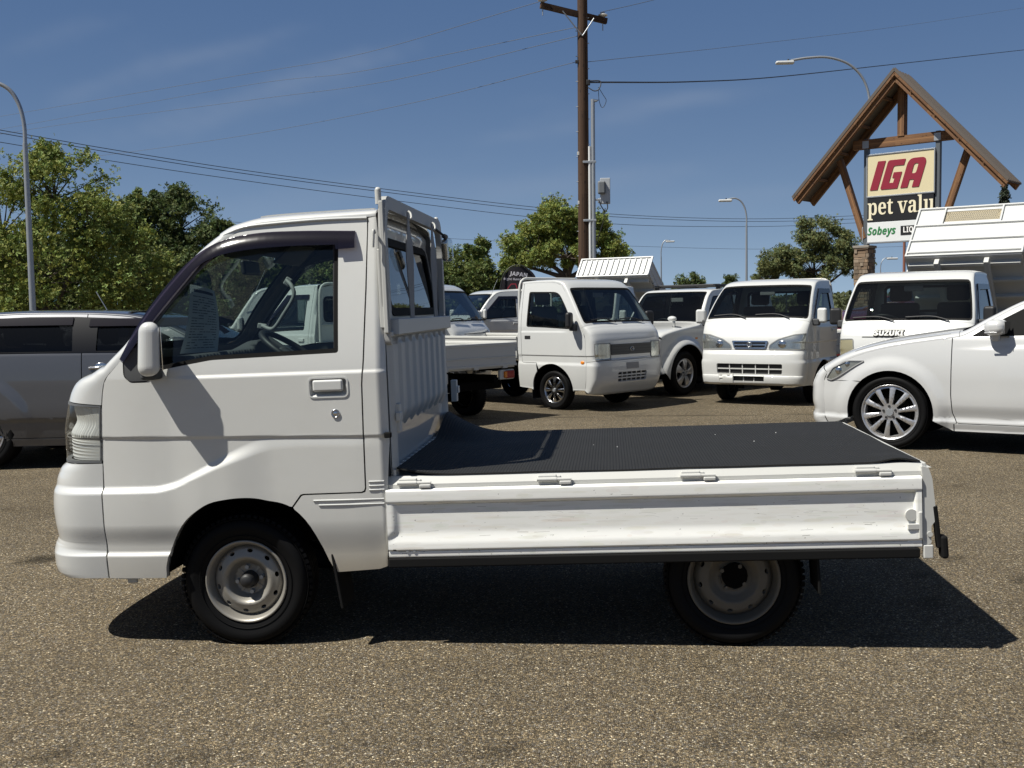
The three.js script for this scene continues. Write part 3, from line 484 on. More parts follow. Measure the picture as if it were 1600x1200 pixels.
  obj('bolt', [[0.655, 0.373], [0.682, 0.373]].map(([x, y]) => cyl(0.0065, 0.0075, 0.006, x, y, 0.730, 'z', 8)), M.galv, gate).userData.kind = 'stuff';
  const far = obj('side_gate', mkGate(-1), gateM, truck); 
  for (const s of [1, -1]) obj('rubber_strip', [box(1.985, 0.037, 0.022, 1.572, 0.326, s * 0.722, 0.006)], M.rubber, truck);
  for (const x of [0.69, 1.226, 1.763, 2.40]) for (const s of [1, -1]) obj('hinge', [cyl(0.0085, 0.0085, 0.075, x - 0.025, 0.634, s * 0.724, 'x', 12), cyl(0.0068, 0.0068, 0.055, x + 0.04, 0.634, s * 0.724, 'x', 12), box(0.07, 0.020, 0.022, x - 0.024, 0.640, s * 0.709, 0.004), box(0.045, 0.014, 0.02, x + 0.045, 0.622, s * 0.728, 0.004), box(0.03, 0.010, 0.016, x + 0.012, 0.641, s * 0.706, 0.003)], M.worn, truck);
  // rear end: folded tail gate seen on edge
  const tg = obj('tail_gate', [mapped(rp([[2.574, 0.648], [2.600, 0.640], [2.612, 0.60], [2.624, 0.47], [2.622, 0.445], [2.606, 0.425], [2.606, 0.36], [2.575, 0.352], [2.574, 0.42], [2.578, 0.60]], 0.006, 3), [], (x, y) => V(x, y, 0.728), { max: 0.05, depth: 1.45 }), mapped(rect(2.585, -0.72, 2.612, 0.72), [], (x, z) => V(x, 0.6405, z), { max: 0.2, flip: true })], M.worn, truck);
  obj('tail_latch', [cyl(0.022, 0.022, 0.012, 2.535, 0.468, 0.728, 'z', 20), box(0.038, 0.03, 0.012, 2.55, 0.462, 0.7265, 0.004), box(0.05, 0.022, 0.012, 2.545, 0.425, 0.733, 0.003), box(0.014, 0.10, 0.016, 2.566, 0.43, 0.7315, 0.004)], M.worn, gate);
  for (const s of [1, -1]) { obj('gate_bracket', [box(0.034, 0.05, 0.024, 2.594, 0.330, s * 0.722, 0.004)], M.worn, truck); obj('gate_pin', [cyl(0.010, 0.010, 0.02, 2.600, 0.395, s * 0.722, 'z', 10)], M.worn, truck); obj('rubber_stop', [box(0.018, 0.16, 0.03, 2.628, 0.42, s * 0.715, 0.006, [0, 0, 0.10]), box(0.026, 0.085, 0.05, 2.652, 0.345, s * 0.712, 0.010, [0, 0, 0.05])], M.rubber, truck); }
  // mirror, handle, lock
  const mir = obj('door_mirror', [(() => { const g = new RoundedBoxGeometry(0.085, 0.205, 0.145, 5, 0.038); const p = g.attributes.position; for (let i = 0; i < p.count; i++) { const y = p.getY(i); p.setX(i, p.getX(i) * (1 - 0.9 * Math.max(0, y)) - 0.03 * y * y * 10 * (y > 0 ? 1 : 0.3) + 0.07 * y); } g.computeVertexNormals(); g.rotateY(0.32); g.scale(1, 1, 0.72); g.translate(-0.282, 1.187, 0.815); return g; })()], M.white, truck);
  obj('mirror_glass', [box(0.003, 0.165, 0.115, 0, 0, 0, 0.001).rotateY(0.32).scale(1, 1, 0.72).translate(-0.240, 1.187, 0.803)], M.mirrorGlass, mir);
  obj('mirror_arm', [box(0.06, 0.045, 0.09, -0.30, 1.090, 0.765, 0.014), rod([-0.285, 1.085, 0.79], [-0.283, 1.13, 0.83], 0.016)], M.trim, mir);
  const hd = obj('door_handle', [box(0.118, 0.045, 0.020, 0.381, 1.020, zf(0.38, 1.02) + 0.000, 0.009)], M.white, truck);
  obj('handle_recess', [mapped(insetPoly(hPoly, -0.002), [], (x, y) => V(x, y, zf(x, y) - 0.022 * ss(0, 0.02, Math.min(x - 0.307, 0.456 - x, y - 0.977, 1.049 - y))), { max: 0.008 })], M.white, hd);
  obj('handle_rim', [B.side(1, ...ring(insetPoly(hPoly, -0.006), 0.006), { max: 0.02, off: 0.003, depth: 0.006 })], M.white, hd);
  obj('door_lock', [latheZ([[0, 0.004], [0.009, 0.004], [0.0095, 0.001], [0.0115, 0.001], [0.012, 0.005], [0.016, 0.005], [0.0175, 0.0]], 28).translate(0.405, 0.912, zf(0.405, 0.912))], M.chrome, truck);
  obj('tow_eye', [box(0.09, 0.02, 0.02, -0.49, 0.278, 0.66, 0.004), box(0.04, 0.03, 0.012, -0.475, 0.268, 0.668, 0.004)], M.worn, truck);
  // wheel wells, chassis, mud flaps
  const well = [...archS.map((p) => [p[0], p[1] - 0.002])];
  for (const s of [1, -1]) obj('wheel_arch', [gridSurf(range(0, archS.length - 1, 20), [0, 1], (i, k) => { const p = archS[Math.round(i)]; return V(p[0], p[1], s * (0.70 - 0.42 * k)); }, { flip: s < 0 })], M.under, truck);
  obj('chassis', [box(1.1, 0.32, 0.52, 0.0, 0.48, 0, 0.02), box(0.28, 0.30, 1.3, 0.47, 0.48, 0, 0.02), box(0.20, 0.38, 1.25, -0.42, 0.48, 0, 0.02), box(2.0, 0.09, 0.06, 1.6, 0.50, 0.36, 0.01), box(2.0, 0.09, 0.06, 1.6, 0.50, -0.36, 0.01), ...range(0.8, 2.45, 4).map((x) => box(0.06, 0.07, 1.3, x, 0.585, 0, 0.01)), box(0.5, 0.2, 0.28, 0.95, 0.40, -0.40, 0.04), cyl(0.05, 0.05, 1.2, 1.904, 0.22, 0, 'z'), box(0.08, 0.02, 0.07, 1.9, 0.35, 0.5, 0.01), new THREE.SphereGeometry(0.11, 16, 12).translate(1.9, 0.22, 0.05), rod([0.6, 0.34, 0], [1.85, 0.24, 0], 0.035), cyl(0.07, 0.07, 0.5, 2.3, 0.38, -0.1, 'z'), box(1.2, 0.01, 0.10, 1.9, 0.30, 0.50, 0.003, [0, 0, 0]), box(0.65, 0.03, 1.2, 0.25, 0.66, 0, 0.02)], M.under, truck);
  for (const s of [1, -1]) { obj('mud_flap', [box(0.012, 0.25, 0.19, 0.368, 0.27, s * 0.62, 0.004, [0, 0, 0.14])], M.rubber, truck); obj('mud_flap', [box(0.012, 0.26, 0.17, 2.20, 0.30, s * 0.62, 0.004, [0, 0, 0.05])], M.rubber, truck); }
  const wy = (x, y) => y - 0.0255 * x;
  steelWheel(truck, [-0.006, 0.252, 0.682], { r: 0.262, rim: 0.166, turn: 0.0 });
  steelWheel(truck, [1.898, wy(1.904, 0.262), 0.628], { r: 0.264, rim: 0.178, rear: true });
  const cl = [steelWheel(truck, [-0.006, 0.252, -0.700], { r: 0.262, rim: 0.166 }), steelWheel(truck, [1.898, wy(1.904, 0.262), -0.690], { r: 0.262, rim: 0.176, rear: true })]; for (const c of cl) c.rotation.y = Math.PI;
  // interior
  obj('dashboard', [mapped(rect(-0.62, 0, 0.62, 1), [], (z, t) => V(lerp(-0.47, -0.16, t), 1.105 + 0.045 * Math.sin(t * 2.2) + 0.035 * ss(0.18, 0.30, -z) * ss(0.62, 0.5, -z) * ss(0.3, 0.7, t) - 0.45 * ss(0.8, 1, t), z), { max: 0.04 }), box(0.26, 0.35, 1.24, -0.34, 0.9, 0, 0.03)], M.trim, truck);
  const st = new THREE.Group(); st.name = 'steering_wheel'; st.position.set(-0.065, 1.115, -0.33); st.rotation.z = -0.62; truck.add(st);
  obj('wheel_rim', [new THREE.TorusGeometry(0.178, 0.0145, 12, 48).rotateX(Math.PI / 2)], M.black, st); obj('wheel_spoke', [box(0.34, 0.02, 0.05, 0, -0.01, 0, 0.008), box(0.13, 0.04, 0.12, 0, -0.02, 0, 0.018), rod([0, -0.03, 0], [-0.05, -0.30, 0], 0.03)], M.trim, st);
  for (const z of [0.33, -0.33]) obj('seat', [box(0.10, 0.52, 0.46, 0.505, 1.00, z, 0.045, [0, 0, -0.05]), box(0.44, 0.13, 0.46, 0.27, 0.76, z, 0.05), box(0.07, 0.16, 0.26, 0.53, 1.35, z, 0.03)], M.seat, truck);
  obj('grab_handle', [tube([[-0.16, 1.475, -0.585], [-0.125, 1.44, -0.56], [-0.118, 1.39, -0.55], [-0.17, 1.31, -0.55], [-0.235, 1.235, -0.56], [-0.30, 1.250, -0.585]], 0.0105, 40, 8), box(0.035, 0.045, 0.015, -0.155, 1.468, -0.588, 0.008, [0, 0, -0.6]), box(0.05, 0.03, 0.015, -0.30, 1.248, -0.588, 0.008, [0, 0, -0.2])], M.handleGrey, truck);
  const im = obj('interior_mirror', [box(0.022, 0.065, 0.21, -0.145, 1.515, 0.0, 0.011, [0, 0, 0.1])], M.black, truck); obj('mirror_stem', [rod([-0.15, 1.54, 0], [-0.135, 1.60, 0], 0.008)], M.trim, im);
  obj('wiper', [tube([[-0.50, 1.16, 0.5], [-0.52, 1.17, 0.2], [-0.535, 1.165, -0.1]].map((p) => [p[0] - 0.02, p[1], p[2]]), 0.006, 16, 6)], M.black, truck);
  for (const z of [0.32, -0.32]) obj('sun_visor', [box(0.13, 0.012, 0.40, -0.03, 1.585, z, 0.005, [0, 0, 0.75])], M.trimGrey, truck);
  // price sheet in the windshield
  const sheetTex = canvasTex(256, 360, (c, W, H) => { c.fillStyle = '#ffffff'; c.fillRect(0, 0, W, H); const R = rng(3); c.fillStyle = '#333'; c.fillRect(30, 20, 190, 16); for (let k = 0; k < 20; k++) { c.fillStyle = 'rgba(40,40,40,0.75)'; let x = 24; const y = 56 + k * 14.5; while (x < 225) { const w = 10 + 34 * R(); if (R() < 0.8) c.fillRect(x, y, Math.min(w, 228 - x), 4); x += w + 5; } } });
  const sh = obj('paper_sheet', [gridSurf(range(0, 1, 10), range(0, 1, 8), (u, v) => V(lerp(-0.375 + 0.06 * u, -0.262, v) + 0.015 * Math.sin(u * 3), lerp(1.150, 1.445 - 0.03 * v, u), lerp(0.30, 0.16, v) - 0.03 * Math.sin(v * 3.1)), { flip: true, uv: (u, v) => [v, u] })], new THREE.MeshStandardMaterial({ map: sheetTex, color: lin(0.8, 0.82, 0.8), roughness: 0.9 }));
  tag(sh, 'white printed paper sheet leaning inside the windshield of the foreground pickup', 'paper sheet');
  sh.rotation.z = rk; sh.position.copy(truck.position);
  // rubber mat on the bed
  const matTex = canvasTex(64, 64, (c) => { c.fillStyle = '#000'; c.fillRect(0, 0, 64, 64); c.fillStyle = '#fff'; for (let k = 0; k < 4; k++) c.fillRect(0, k * 16, 64, 8); }, false);
  matTex.repeat.set(1, 1);
  const matCol = canvasTex(1024, 512, (c, W, H) => { c.fillStyle = '#bbbbbb'; c.fillRect(0, 0, W, H); const R = rng(21); for (let k = 0; k < 120; k++) { c.fillStyle = `rgba(${R() < 0.5 ? '255,250,240' : '60,60,60'},${0.03 + 0.07 * R()})`; c.beginPath(); c.ellipse(R() * W, R() * H, 20 + 120 * R(), 8 + 40 * R(), 0, 0, 7); c.fill(); } for (let k = 0; k < 40; k++) { c.strokeStyle = `rgba(255,250,240,${0.1 + 0.2 * R()})`; c.lineWidth = 1; c.beginPath(); const x = R() * W, y = R() * H; c.moveTo(x, y); c.lineTo(x + 60 * (R() - 0.3), y + 20 * (R() - 0.5)); c.stroke(); } });
  matCol.repeat.set(0.5, 0.7);
  const mh = (x, z) => 0.6625 + 0.004 * noise.noise(x * 3, z * 3, 5) + 0.085 * Math.pow(clamp((0.98 - x) / 0.36, 0, 1), 2) * ss(-0.2, -0.62, z) * ss(-0.02, 0, 0.001) + 0.03 * Math.pow(clamp((0.86 - x) / 0.24, 0, 1), 2) + 0.014 * ss(2.40, 2.50, x) * ss(2.6, 2.5, x) * ss(0.45, 0.66, z);
  const mx = [...range(0.622, 1.0, 26), ...range(1.03, 2.578, 60)], mz = range(-0.688, 0.698, 50);
  const mg = gridSurf(mx, mz, (x, z) => V(x, mh(x, z), z), { flip: true, uv: (x, z) => [z / 0.048, x / 0.048] });
  const edge = [mx.map((x) => [x, 0.698]), mx.map((x) => [x, -0.688])].map((l, i) => gridSurf(range(0, l.length - 1, l.length - 1), [0, 1], (k, v) => { const p = l[Math.round(k)]; return V(p[0], mh(p[0], p[1]) - 0.006 * v, p[1]); }, { flip: i === 0 }));
  const matM = new THREE.MeshPhysicalMaterial({ specularIntensity: 0.45, color: lin(0.018, 0.018, 0.0175), roughness: 0.7, bumpMap: matTex, bumpScale: 0.0025 });
  const mt = obj('rubber_mat', [mg, ...edge], matM); tag(mt, 'black ribbed rubber mat lying on the bed of the foreground pickup', 'bed mat');
  mt.rotation.z = rk; mt.position.copy(truck.position);
  const R = rng(8); const cr = obj('crumb', range(0, 4, 4).map(() => { const x = 1.3 + R() * 1.1, z = -0.45 + R() * 0.8, s = 0.0015 + 0.002 * R(); return new THREE.IcosahedronGeometry(s, 0).translate(x, mh(x, z) + s * 0.8, z); }), M.paper); tag(cr, 'pale crumbs of debris scattered on the black bed mat', 'debris', null, 'stuff'); cr.rotation.z = rk; cr.position.copy(truck.position);
}
// ---------------------------------------------------------------- the parked vehicles behind
const arcPts = (cx, cy, rx, ry, a0, a1, n = 14) => Array.from({ length: n + 1 }, (_, i) => { const a = lerp(a0, a1, i / n); return [cx + rx * Math.cos(a), cy + ry * Math.sin(a)]; });
const KEI = {
  hijet: { front: [[0.27, -0.547, 0.16], [0.30, -0.547, 0.225], [0.37, -0.547, 0.235], [0.40, -0.545, 0.222], [0.56, -0.544, 0.228], [0.68, -0.542, 0.215], [0.735, -0.541, 0.185], [0.76, -0.540, 0.18], [0.836, -0.535, 0.18], [0.965, -0.520, 0.15], [1.04, -0.500, 0.12], [1.09, -0.475, 0.10], [1.185, -0.405, 0.09], [1.324, -0.300, 0.085], [1.492, -0.150, 0.075], [1.575, -0.055, 0.066], [1.62, 0.01, 0.055]], top: [[-0.15, 1.492, 0.075], [-0.055, 1.575, 0.066], [0.01, 1.62, 0.055], [0.138, 1.646, 0.055], [0.344, 1.655, 0.05], [0.575, 1.66, 0.046]], ws: [1.09, 1.585], belt: 1.06, ytop: 1.56 },
  sambar: { front: [[0.25, -0.50, 0.10], [0.30, -0.53, 0.15], [0.42, -0.55, 0.19], [0.60, -0.56, 0.18], [0.66, -0.555, 0.165], [0.87, -0.55, 0.165], [0.93, -0.545, 0.15], [0.99, -0.52, 0.12], [1.03, -0.49, 0.10], [1.16, -0.41, 0.09], [1.35, -0.29, 0.08], [1.50, -0.19, 0.07], [1.56, -0.14, 0.065], [1.60, -0.09, 0.055]], top: [[-0.19, 1.50, 0.07], [-0.14, 1.56, 0.065], [-0.08, 1.605, 0.055], [0.05, 1.628, 0.05], [0.3, 1.632, 0.045], [0.575, 1.625, 0.04]], ws: [1.035, 1.535], belt: 1.01, ytop: 1.52 },
  carry: { front: [[0.26, -0.55, 0.10], [0.31, -0.57, 0.16], [0.45, -0.58, 0.18], [0.72, -0.58, 0.17], [0.92, -0.56, 0.15], [1.00, -0.535, 0.12], [1.05, -0.51, 0.10], [1.2, -0.44, 0.09], [1.38, -0.34, 0.08], [1.53, -0.25, 0.07], [1.585, -0.20, 0.06], [1.62, -0.15, 0.05]], top: [[-0.25, 1.53, 0.07], [-0.20, 1.585, 0.06], [-0.13, 1.63, 0.05], [0.05, 1.648, 0.05], [0.3, 1.65, 0.045], [0.575, 1.64, 0.04]], ws: [1.06, 1.56], belt: 1.04, ytop: 1.53 },
};
function keiTruck(name, label, { pos, turn, style = 'hijet', bed = 'flat', hh = 0.8, tilt = 0.68, bedAt, ribbed = false, sy = 1, group, mirror = 'white', letter, wheelKind = 'steel', coarse = 1, antenna }) {
  const t = thing(name, label, 'pickup truck', pos, turn, group); t.scale.y = sy;
  const S = KEI[style];
  const z = (x, y) => {
    let v = y < 1.06 ? 0.733 : 0.733 - 0.11 * Math.pow((y - 1.06) / 0.62, 1.25);
    v -= 0.03 * Math.pow(clamp((0.62 - y) / 0.34, 0, 1), 2); v -= 0.02 * Math.pow(clamp((-0.36 - x) / 0.22, 0, 1.3), 2); v -= 0.03 * Math.pow(clamp((x - 0.555) / 0.04, 0, 1), 2);
    const cy = style === 'hijet' ? 0.84 : style === 'sambar' ? 0.70 : 0.78; v -= 0.008 * ss(cy + 0.004, cy - 0.012, y); v += 0.008 * ss(S.belt + 0.01, S.belt - 0.02, y) * ss(-0.3, -0.15, x);
    if (style !== 'carry') v += 0.012 * ss(0.62, 0.57, y);
    return v;
  };
  const B = new Body({ n: style === 'hijet' ? 3.6 : 5, z, front: S.front, top: S.top }), w = (f) => B.w(f), q = 0.022 * coarse, xF = B.f.a, yj = S.top[1][1] + 0.018;
  // find the height where front and top skins meet
  let yJ = S.front[S.front.length - 2][0] + 0.01; const xJ = xF(yJ);
  const arch = arcPts(0, 0.27, 0.335, 0.325, -0.06, Math.PI + 0.06, 24);                                   // rear to front
  const pillar = range(0.40, yJ, 16).map((y) => [xF(y), y]), roofE = range(xJ + 0.03, 0.53, 8).map((x) => [x, B.t.a(x)]);
  const win = rp([[xF(S.belt) + 0.115, S.belt + 0.02, 0.03], [0.10, S.belt + 0.045], [0.425, S.belt + 0.055, 0.03], [0.428, S.ytop, 0.03], [xF(S.ytop) + 0.10, S.ytop - 0.01, 0.09], [xF(1.3) + 0.085, 1.3, 0.1]], 0.02, 4);
  const cut = arch.findIndex((p) => p[0] < 0.22), aR = arch.slice(0, cut), aF = arch.slice(cut);
  const door = [[xF(0.28), 0.27], ...pillar, ...roofE, [0.53, 1.60], [0.518, 1.118], [0.505, 0.80], [0.503, 0.62], [0.489, 0.607], [0.25, 0.603], ...aF, [-0.336, 0.265]];
  const corner = [[0.536, 1.60], [0.538, B.t.a(0.538) - 0.001], [0.574, B.t.a(0.574)], [0.60, 1.26], [0.60, 0.8], [0.588, 0.5], [0.571, 0.28], [0.37, 0.265], ...aR, [0.254, 0.597], [0.492, 0.601], [0.508, 0.616], [0.511, 0.80], [0.524, 1.118]];
  const one = () => [1, 1, 1];
  for (const s of [1, -1]) {
    const d = obj('door', [B.side(s, door, [win], { grid: [0.03 * coarse, 0.012 * coarse], depth: 0.02 })], M.white, t);
    obj('cab_corner', [B.side(s, corner, [], { grid: [0.03 * coarse, 0.03 * coarse], depth: 0.015 })], M.white, t);
    obj('window_seal', [B.side(s, ...ring(win, 0.018), { max: 0.06, off: -0.004, depth: 0.012 })], M.rubber, d);
    obj('door_glass', [B.side(s, insetPoly(win, 0.004), [], { max: 0.2, off: -0.012 })], M.glass, d);
    obj('door_trim', [B.side(s, door, [insetPoly(win, 0.01)], { max: 0.12, off: -0.035 })], M.trim, d);
    obj('door_handle', style === 'hijet' ? [box(0.115, 0.045, 0.02, 0.38, 0.99, s * (z(0.38, 0.99) + 0.004), 0.008)] : [box(0.10, 0.045, 0.012, 0.40, 0.93, s * (z(0.40, 0.93) - 0.001), 0.006)], style === 'hijet' ? M.white : M.black, d);
    if (style !== 'sambar') obj('window_visor', [B.side(s, [[xF(S.belt) + 0.11, S.belt + 0.08], [xF(1.3) + 0.075, 1.3], [xF(S.ytop) + 0.10, S.ytop + 0.005], [0.46, S.ytop + 0.005], [0.46, S.ytop - 0.055], [xF(S.ytop) + 0.15, S.ytop - 0.06], [xF(1.3) + 0.13, 1.29]], [], { max: 0.06, off: 0.015, depth: 0.01 })], M.smoke, d);
    const mz = 0.84, mx = xF(S.belt) + 0.13, mm = mirror === 'white' ? M.white : M.black;
    const m = obj('door_mirror', [box(0.07, 0.20, 0.135, mx - 0.02, S.belt + 0.14, s * mz, 0.034, [0, -s * 0.3, 0])], mm, t);
    obj('mirror_glass', [box(0.004, 0.165, 0.11, mx + 0.018, S.belt + 0.14, s * mz - s * 0.01, 0.001, [0, -s * 0.3, 0])], M.mirrorGlass, m);
    obj('mirror_arm', [box(0.08, 0.09, 0.10, mx - 0.02, S.belt + 0.05, s * 0.76, 0.02)], M.trim, m);
  }
  // front
  const L = 0.955, FW = 0.995, wsP = rp([[-w(L), S.ws[0] + 0.035], [w(L), S.ws[0] + 0.035], [w(0.945), S.ws[1] - 0.02], [-w(0.945), S.ws[1] - 0.02]], 0.05, 5), bt = style === 'hijet' ? 0.742 : style === 'sambar' ? 0.62 : 0.52;
  const fr = (name, poly, holes, mat, off = 0.003, depth = 0, par = t, gr = [0.03, 0.03]) => obj(name, [B.front(poly, holes || [], { grid: gr, off, depth })], mat, par);
  const R4 = (a, b, c, d, r = 0.01) => rp([[w(a), b], [w(c), b], [w(c), d], [w(a), d]], r, 3);
  const slots = style === 'hijet' ? [R4(-0.62, 0.425, 0.62, 0.56, 0.02), R4(-0.30, 0.325, 0.30, 0.395, 0.015)] : style === 'sambar' ? [R4(-0.42, 0.385, 0.42, 0.495, 0.02)] : [R4(-0.4, 0.36, 0.4, 0.45, 0.02)];
  const bumper = obj('bumper', [B.front(rect(-FW, 0.27, FW, bt), slots, { grid: [0.02 * coarse, 0.014 * coarse], depth: 0.03 }), mapped(rect(-FW, 0, FW, 1), [], (u, k) => { const a = B.F(u, 0.27); return V(lerp(a.x, -0.45, Math.max(0, k)), a.y, a.z * (1 - 0.1 * Math.max(0, k))); }, { max: 0.15 })], M.white, t);
  for (const p of slots) {
    const g = obj('bumper_grille', [B.front(insetPoly(p, -0.004), [], { max: 0.1, off: -0.03 })], M.black, bumper);
    const xs = p.map((a) => a[0]), ys = p.map((a) => a[1]), x0 = Math.min(...xs), x1 = Math.max(...xs), y0 = Math.min(...ys), y1 = Math.max(...ys), hn = style === 'sambar' ? 3 : y1 - y0 > 0.1 ? 2 : 1, vn = style === 'sambar' ? 6 : y1 - y0 > 0.1 ? 5 : 3;
    for (let k = 1; k < hn; k++) { const y = lerp(y0, y1, k / hn); obj('grille_bar', [B.front(rect(x0, y - 0.008, x1, y + 0.008), [], { grid: [0.05, 0.05], off: -0.012, depth: 0.012 })], M.white, g); }
    for (let k = 1; k < vn; k++) { const x = lerp(x0, x1, k / vn); obj('grille_bar', [B.front(rect(x - 0.006, y0, x + 0.006, y1), [], { grid: [0.05, 0.05], off: -0.013, depth: 0.012 })], M.white, g); }
  }
  if (style === 'hijet') fr('number_plate_base', R4(-0.58, 0.30, -0.30, 0.43, 0.008), [R4(-0.57, 0.335, -0.50, 0.36, 0.01), R4(-0.57, 0.395, -0.51, 0.412, 0.003), R4(-0.42, 0.40, -0.36, 0.412, 0.003)], M.worn, 0.008, 0.012, bumper);
  if (style === 'sambar') fr('number_plate_base', R4(-0.18, 0.53, 0.18, 0.60, 0.004), [], M.handleGrey, 0.004, 0.004, bumper);
  fr('front_panel', rect(-FW, bt + 0.004, FW, S.ws[0] + 0.004), null, M.white, 0, 0.015, t, [0.02 * coarse, 0.012 * coarse]);
  const lampPoly = (s) => (style === 'hijet' ? rp([[w(0.985), 0.748], [w(0.985), 0.955], [w(0.80), 0.935], [w(0.52), 0.875], [w(0.37), 0.80], [w(0.36), 0.748]], 0.02, 3) : style === 'sambar' ? R4(0.60, 0.63, 0.965, 0.85, 0.015) : rp([[w(0.985), 0.62], [w(0.985), 0.90], [w(0.76), 0.90], [w(0.72), 0.62]], 0.02, 3)).map((p) => [p[0] * s, p[1]]);
  for (const s of [1, -1]) {
    const p = lampPoly(s), h = fr('headlamp', p, null, M.lampLens, 0.010, 0.012, t);
    obj('reflector', [B.front(insetPoly(p, 0.003), [], { grid: [0.02, 0.02], off: 0.003 })], style === 'carry' ? std(0.42, 0.37, 0.24, 0.35, 0.3) : M.reflector, h);
    obj('lamp_frame', [B.front(...ring(insetPoly(p, -0.004), 0.012), { grid: [0.04, 0.04], off: 0.007, depth: 0.01 })], M.handleGrey, h);
    if (style === 'hijet') { const c = B.F(s * w(0.60), 0.81, 0.004); obj('lamp_bowl', [new THREE.SphereGeometry(0.055, 20, 14).scale(0.25, 1, 1).translate(c.x, c.y, c.z)], M.chrome, h); }
    if (style === 'sambar') { const c = B.F(s * 0.972, 0.60, 0.002); obj('turn_signal', [new THREE.SphereGeometry(0.026, 16, 10).scale(1.2, 1, 0.5).translate(-0.50, 0.615, s * (z(-0.50, 0.615) - 0.002))], M.amber, t); }
    if (style === 'carry') fr('turn_signal', R4(0.74, 0.62, 0.97, 0.70, 0.01).map((a) => [a[0] * s, a[1]]), null, M.amber, 0.006, 0, h);
  }
  if (style === 'hijet') {
    const gp = rp([[-w(0.345), 0.855], [-w(0.30), 0.755], [w(0.30), 0.755], [w(0.345), 0.855]], 0.02, 4);
    const g = fr('grille', gp, [R4(-0.29, 0.772, 0.29, 0.795, 0.006), R4(-0.30, 0.812, 0.30, 0.835, 0.006)], M.chrome, 0.016, 0.02); fr('grille_back', insetPoly(gp, 0.004), null, M.black, 0.002, 0, g);
    const c = B.F(0, 0.805, 0.02); obj('emblem', [new THREE.TorusGeometry(0.036, 0.007, 8, 28).rotateY(Math.PI / 2).scale(1, 0.78, 1).translate(c.x, c.y, 0), tube([[c.x, c.y + 0.02, 0.018], [c.x, c.y, -0.012], [c.x, c.y - 0.018, 0.016]], 0.006, 12, 6)], M.chrome, g);
  } else if (style === 'sambar') {
    const gp = R4(-0.585, 0.70, 0.585, 0.835, 0.008), g = fr('grille', gp, null, std(0.035, 0.036, 0.038, 0.5), 0.012, 0.012); for (const y of [0.735, 0.77, 0.805]) fr('grille_slat', R4(-0.57, y - 0.003, 0.57, y + 0.003, 0.001), null, M.black, 0.0135, 0, g);
    const c = B.F(0, 0.77, 0.016); obj('emblem', [new THREE.TorusGeometry(0.036, 0.006, 8, 28).rotateY(Math.PI / 2).scale(1, 0.62, 1).translate(c.x, c.y, 0), new THREE.SphereGeometry(0.008, 8, 6).translate(c.x, c.y, 0.008)], M.chrome, g);
  } else {
    fr('panel_slit', R4(-0.62, 0.915, 0.66, 0.923, 0.001), null, M.black, 0.003);
    if (letter) { const c = B.F(0, 0.985, 0.046); const g = letters(letter, fontSans, 0.062, 0.004, 0.004); g.scale(1.05, 1.05, 1); g.rotateY(-Math.PI / 2); g.rotateZ(-0.55); g.translate(c.x, 0.985, -0.15); obj('lettering', [g], M.worn, t); const h = letters(letter, fontSans, 0.062, 0.002, 0.013); h.scale(1.05, 1.05, 0.3); h.rotateY(-Math.PI / 2); h.rotateZ(-0.55); h.translate(c.x + 0.010, 0.985, -0.15); obj('lettering_edge', [h], M.black, t); }
  }
  obj('windshield_frame', [B.front(rect(-1, S.ws[0] + 0.006, 1, yJ), [wsP], { grid: [0.02 * coarse, 0.02 * coarse] })], M.white, t);
  obj('windshield', [B.front(insetPoly(wsP, -0.008), [], { max: 0.1, off: -0.004 })], M.tint, t);
  obj('windshield_seal', [B.front(...ring(insetPoly(wsP, -0.006), 0.024), { max: 0.06, off: 0.0005 })], M.rubber, t);
  const wp = B.F(0, S.ws[0] + 0.03, 0.015);
  for (const zz of [0.45, -0.12]) obj('wiper', [tube([B.F(w(zz / 0.7), S.ws[0] + 0.02, 0.02), B.F(w((zz - 0.18) / 0.7), S.ws[0] + 0.065, 0.02), B.F(w((zz - 0.45) / 0.7), S.ws[0] + 0.06, 0.018)].map((p) => [p.x, p.y, p.z]), 0.009, 12, 5)], M.black, t);
  obj('roof', [B.top(rect(-1, xJ - 0.003, 1, 0.575), [], { grid: [0.025 * coarse, 0.03 * coarse] })], M.white, t);
  obj('headlining', [B.top(rect(-0.94, xJ, 0.94, 0.57), [], { max: 0.15, off: -0.03 })], M.trim, t);
  // back wall and inside
  const YZ = (X) => (a, b) => V(X, b, a), ry = S.top[S.top.length - 1][1];
  const backP = rp([[0.70, 0.55], [0.715, 1.07], [0.63, ry - 0.02, 0.07], [0.3, ry + 0.035, 0.1], [-0.3, ry + 0.035, 0.1], [-0.63, ry - 0.02, 0.07], [-0.715, 1.07], [-0.70, 0.55]], 0.01, 3), rw = rp(rect(-0.54, 1.22, 0.54, 1.53), 0.06, 4);
  obj('cab_back_wall', [mapped(backP, [rw], YZ(0.585), { max: 0.2, flip: true }), mapped(backP, [rw], YZ(0.575), { max: 0.2 })], M.white, t);
  obj('rear_window', [mapped(rw, [], YZ(0.58), { max: 0.3, flip: true })], M.glass, t); obj('rear_window_seal', [mapped(...ring(insetPoly(rw, -0.01), 0.03), YZ(0.59), { max: 0.1, flip: true }), mapped(...ring(insetPoly(rw, -0.01), 0.03), YZ(0.57), { max: 0.1 })], M.rubber, t);
  obj('dashboard', [box(0.34, 0.10, 1.24, xF(S.belt) + 0.15, S.belt - 0.02, 0, 0.04), box(0.24, 0.4, 1.24, xF(S.belt) + 0.22, S.belt - 0.25, 0, 0.03), box(0.16, 0.06, 0.36, xF(S.belt) + 0.18, S.belt + 0.05, -0.33, 0.025)], M.trim, t);
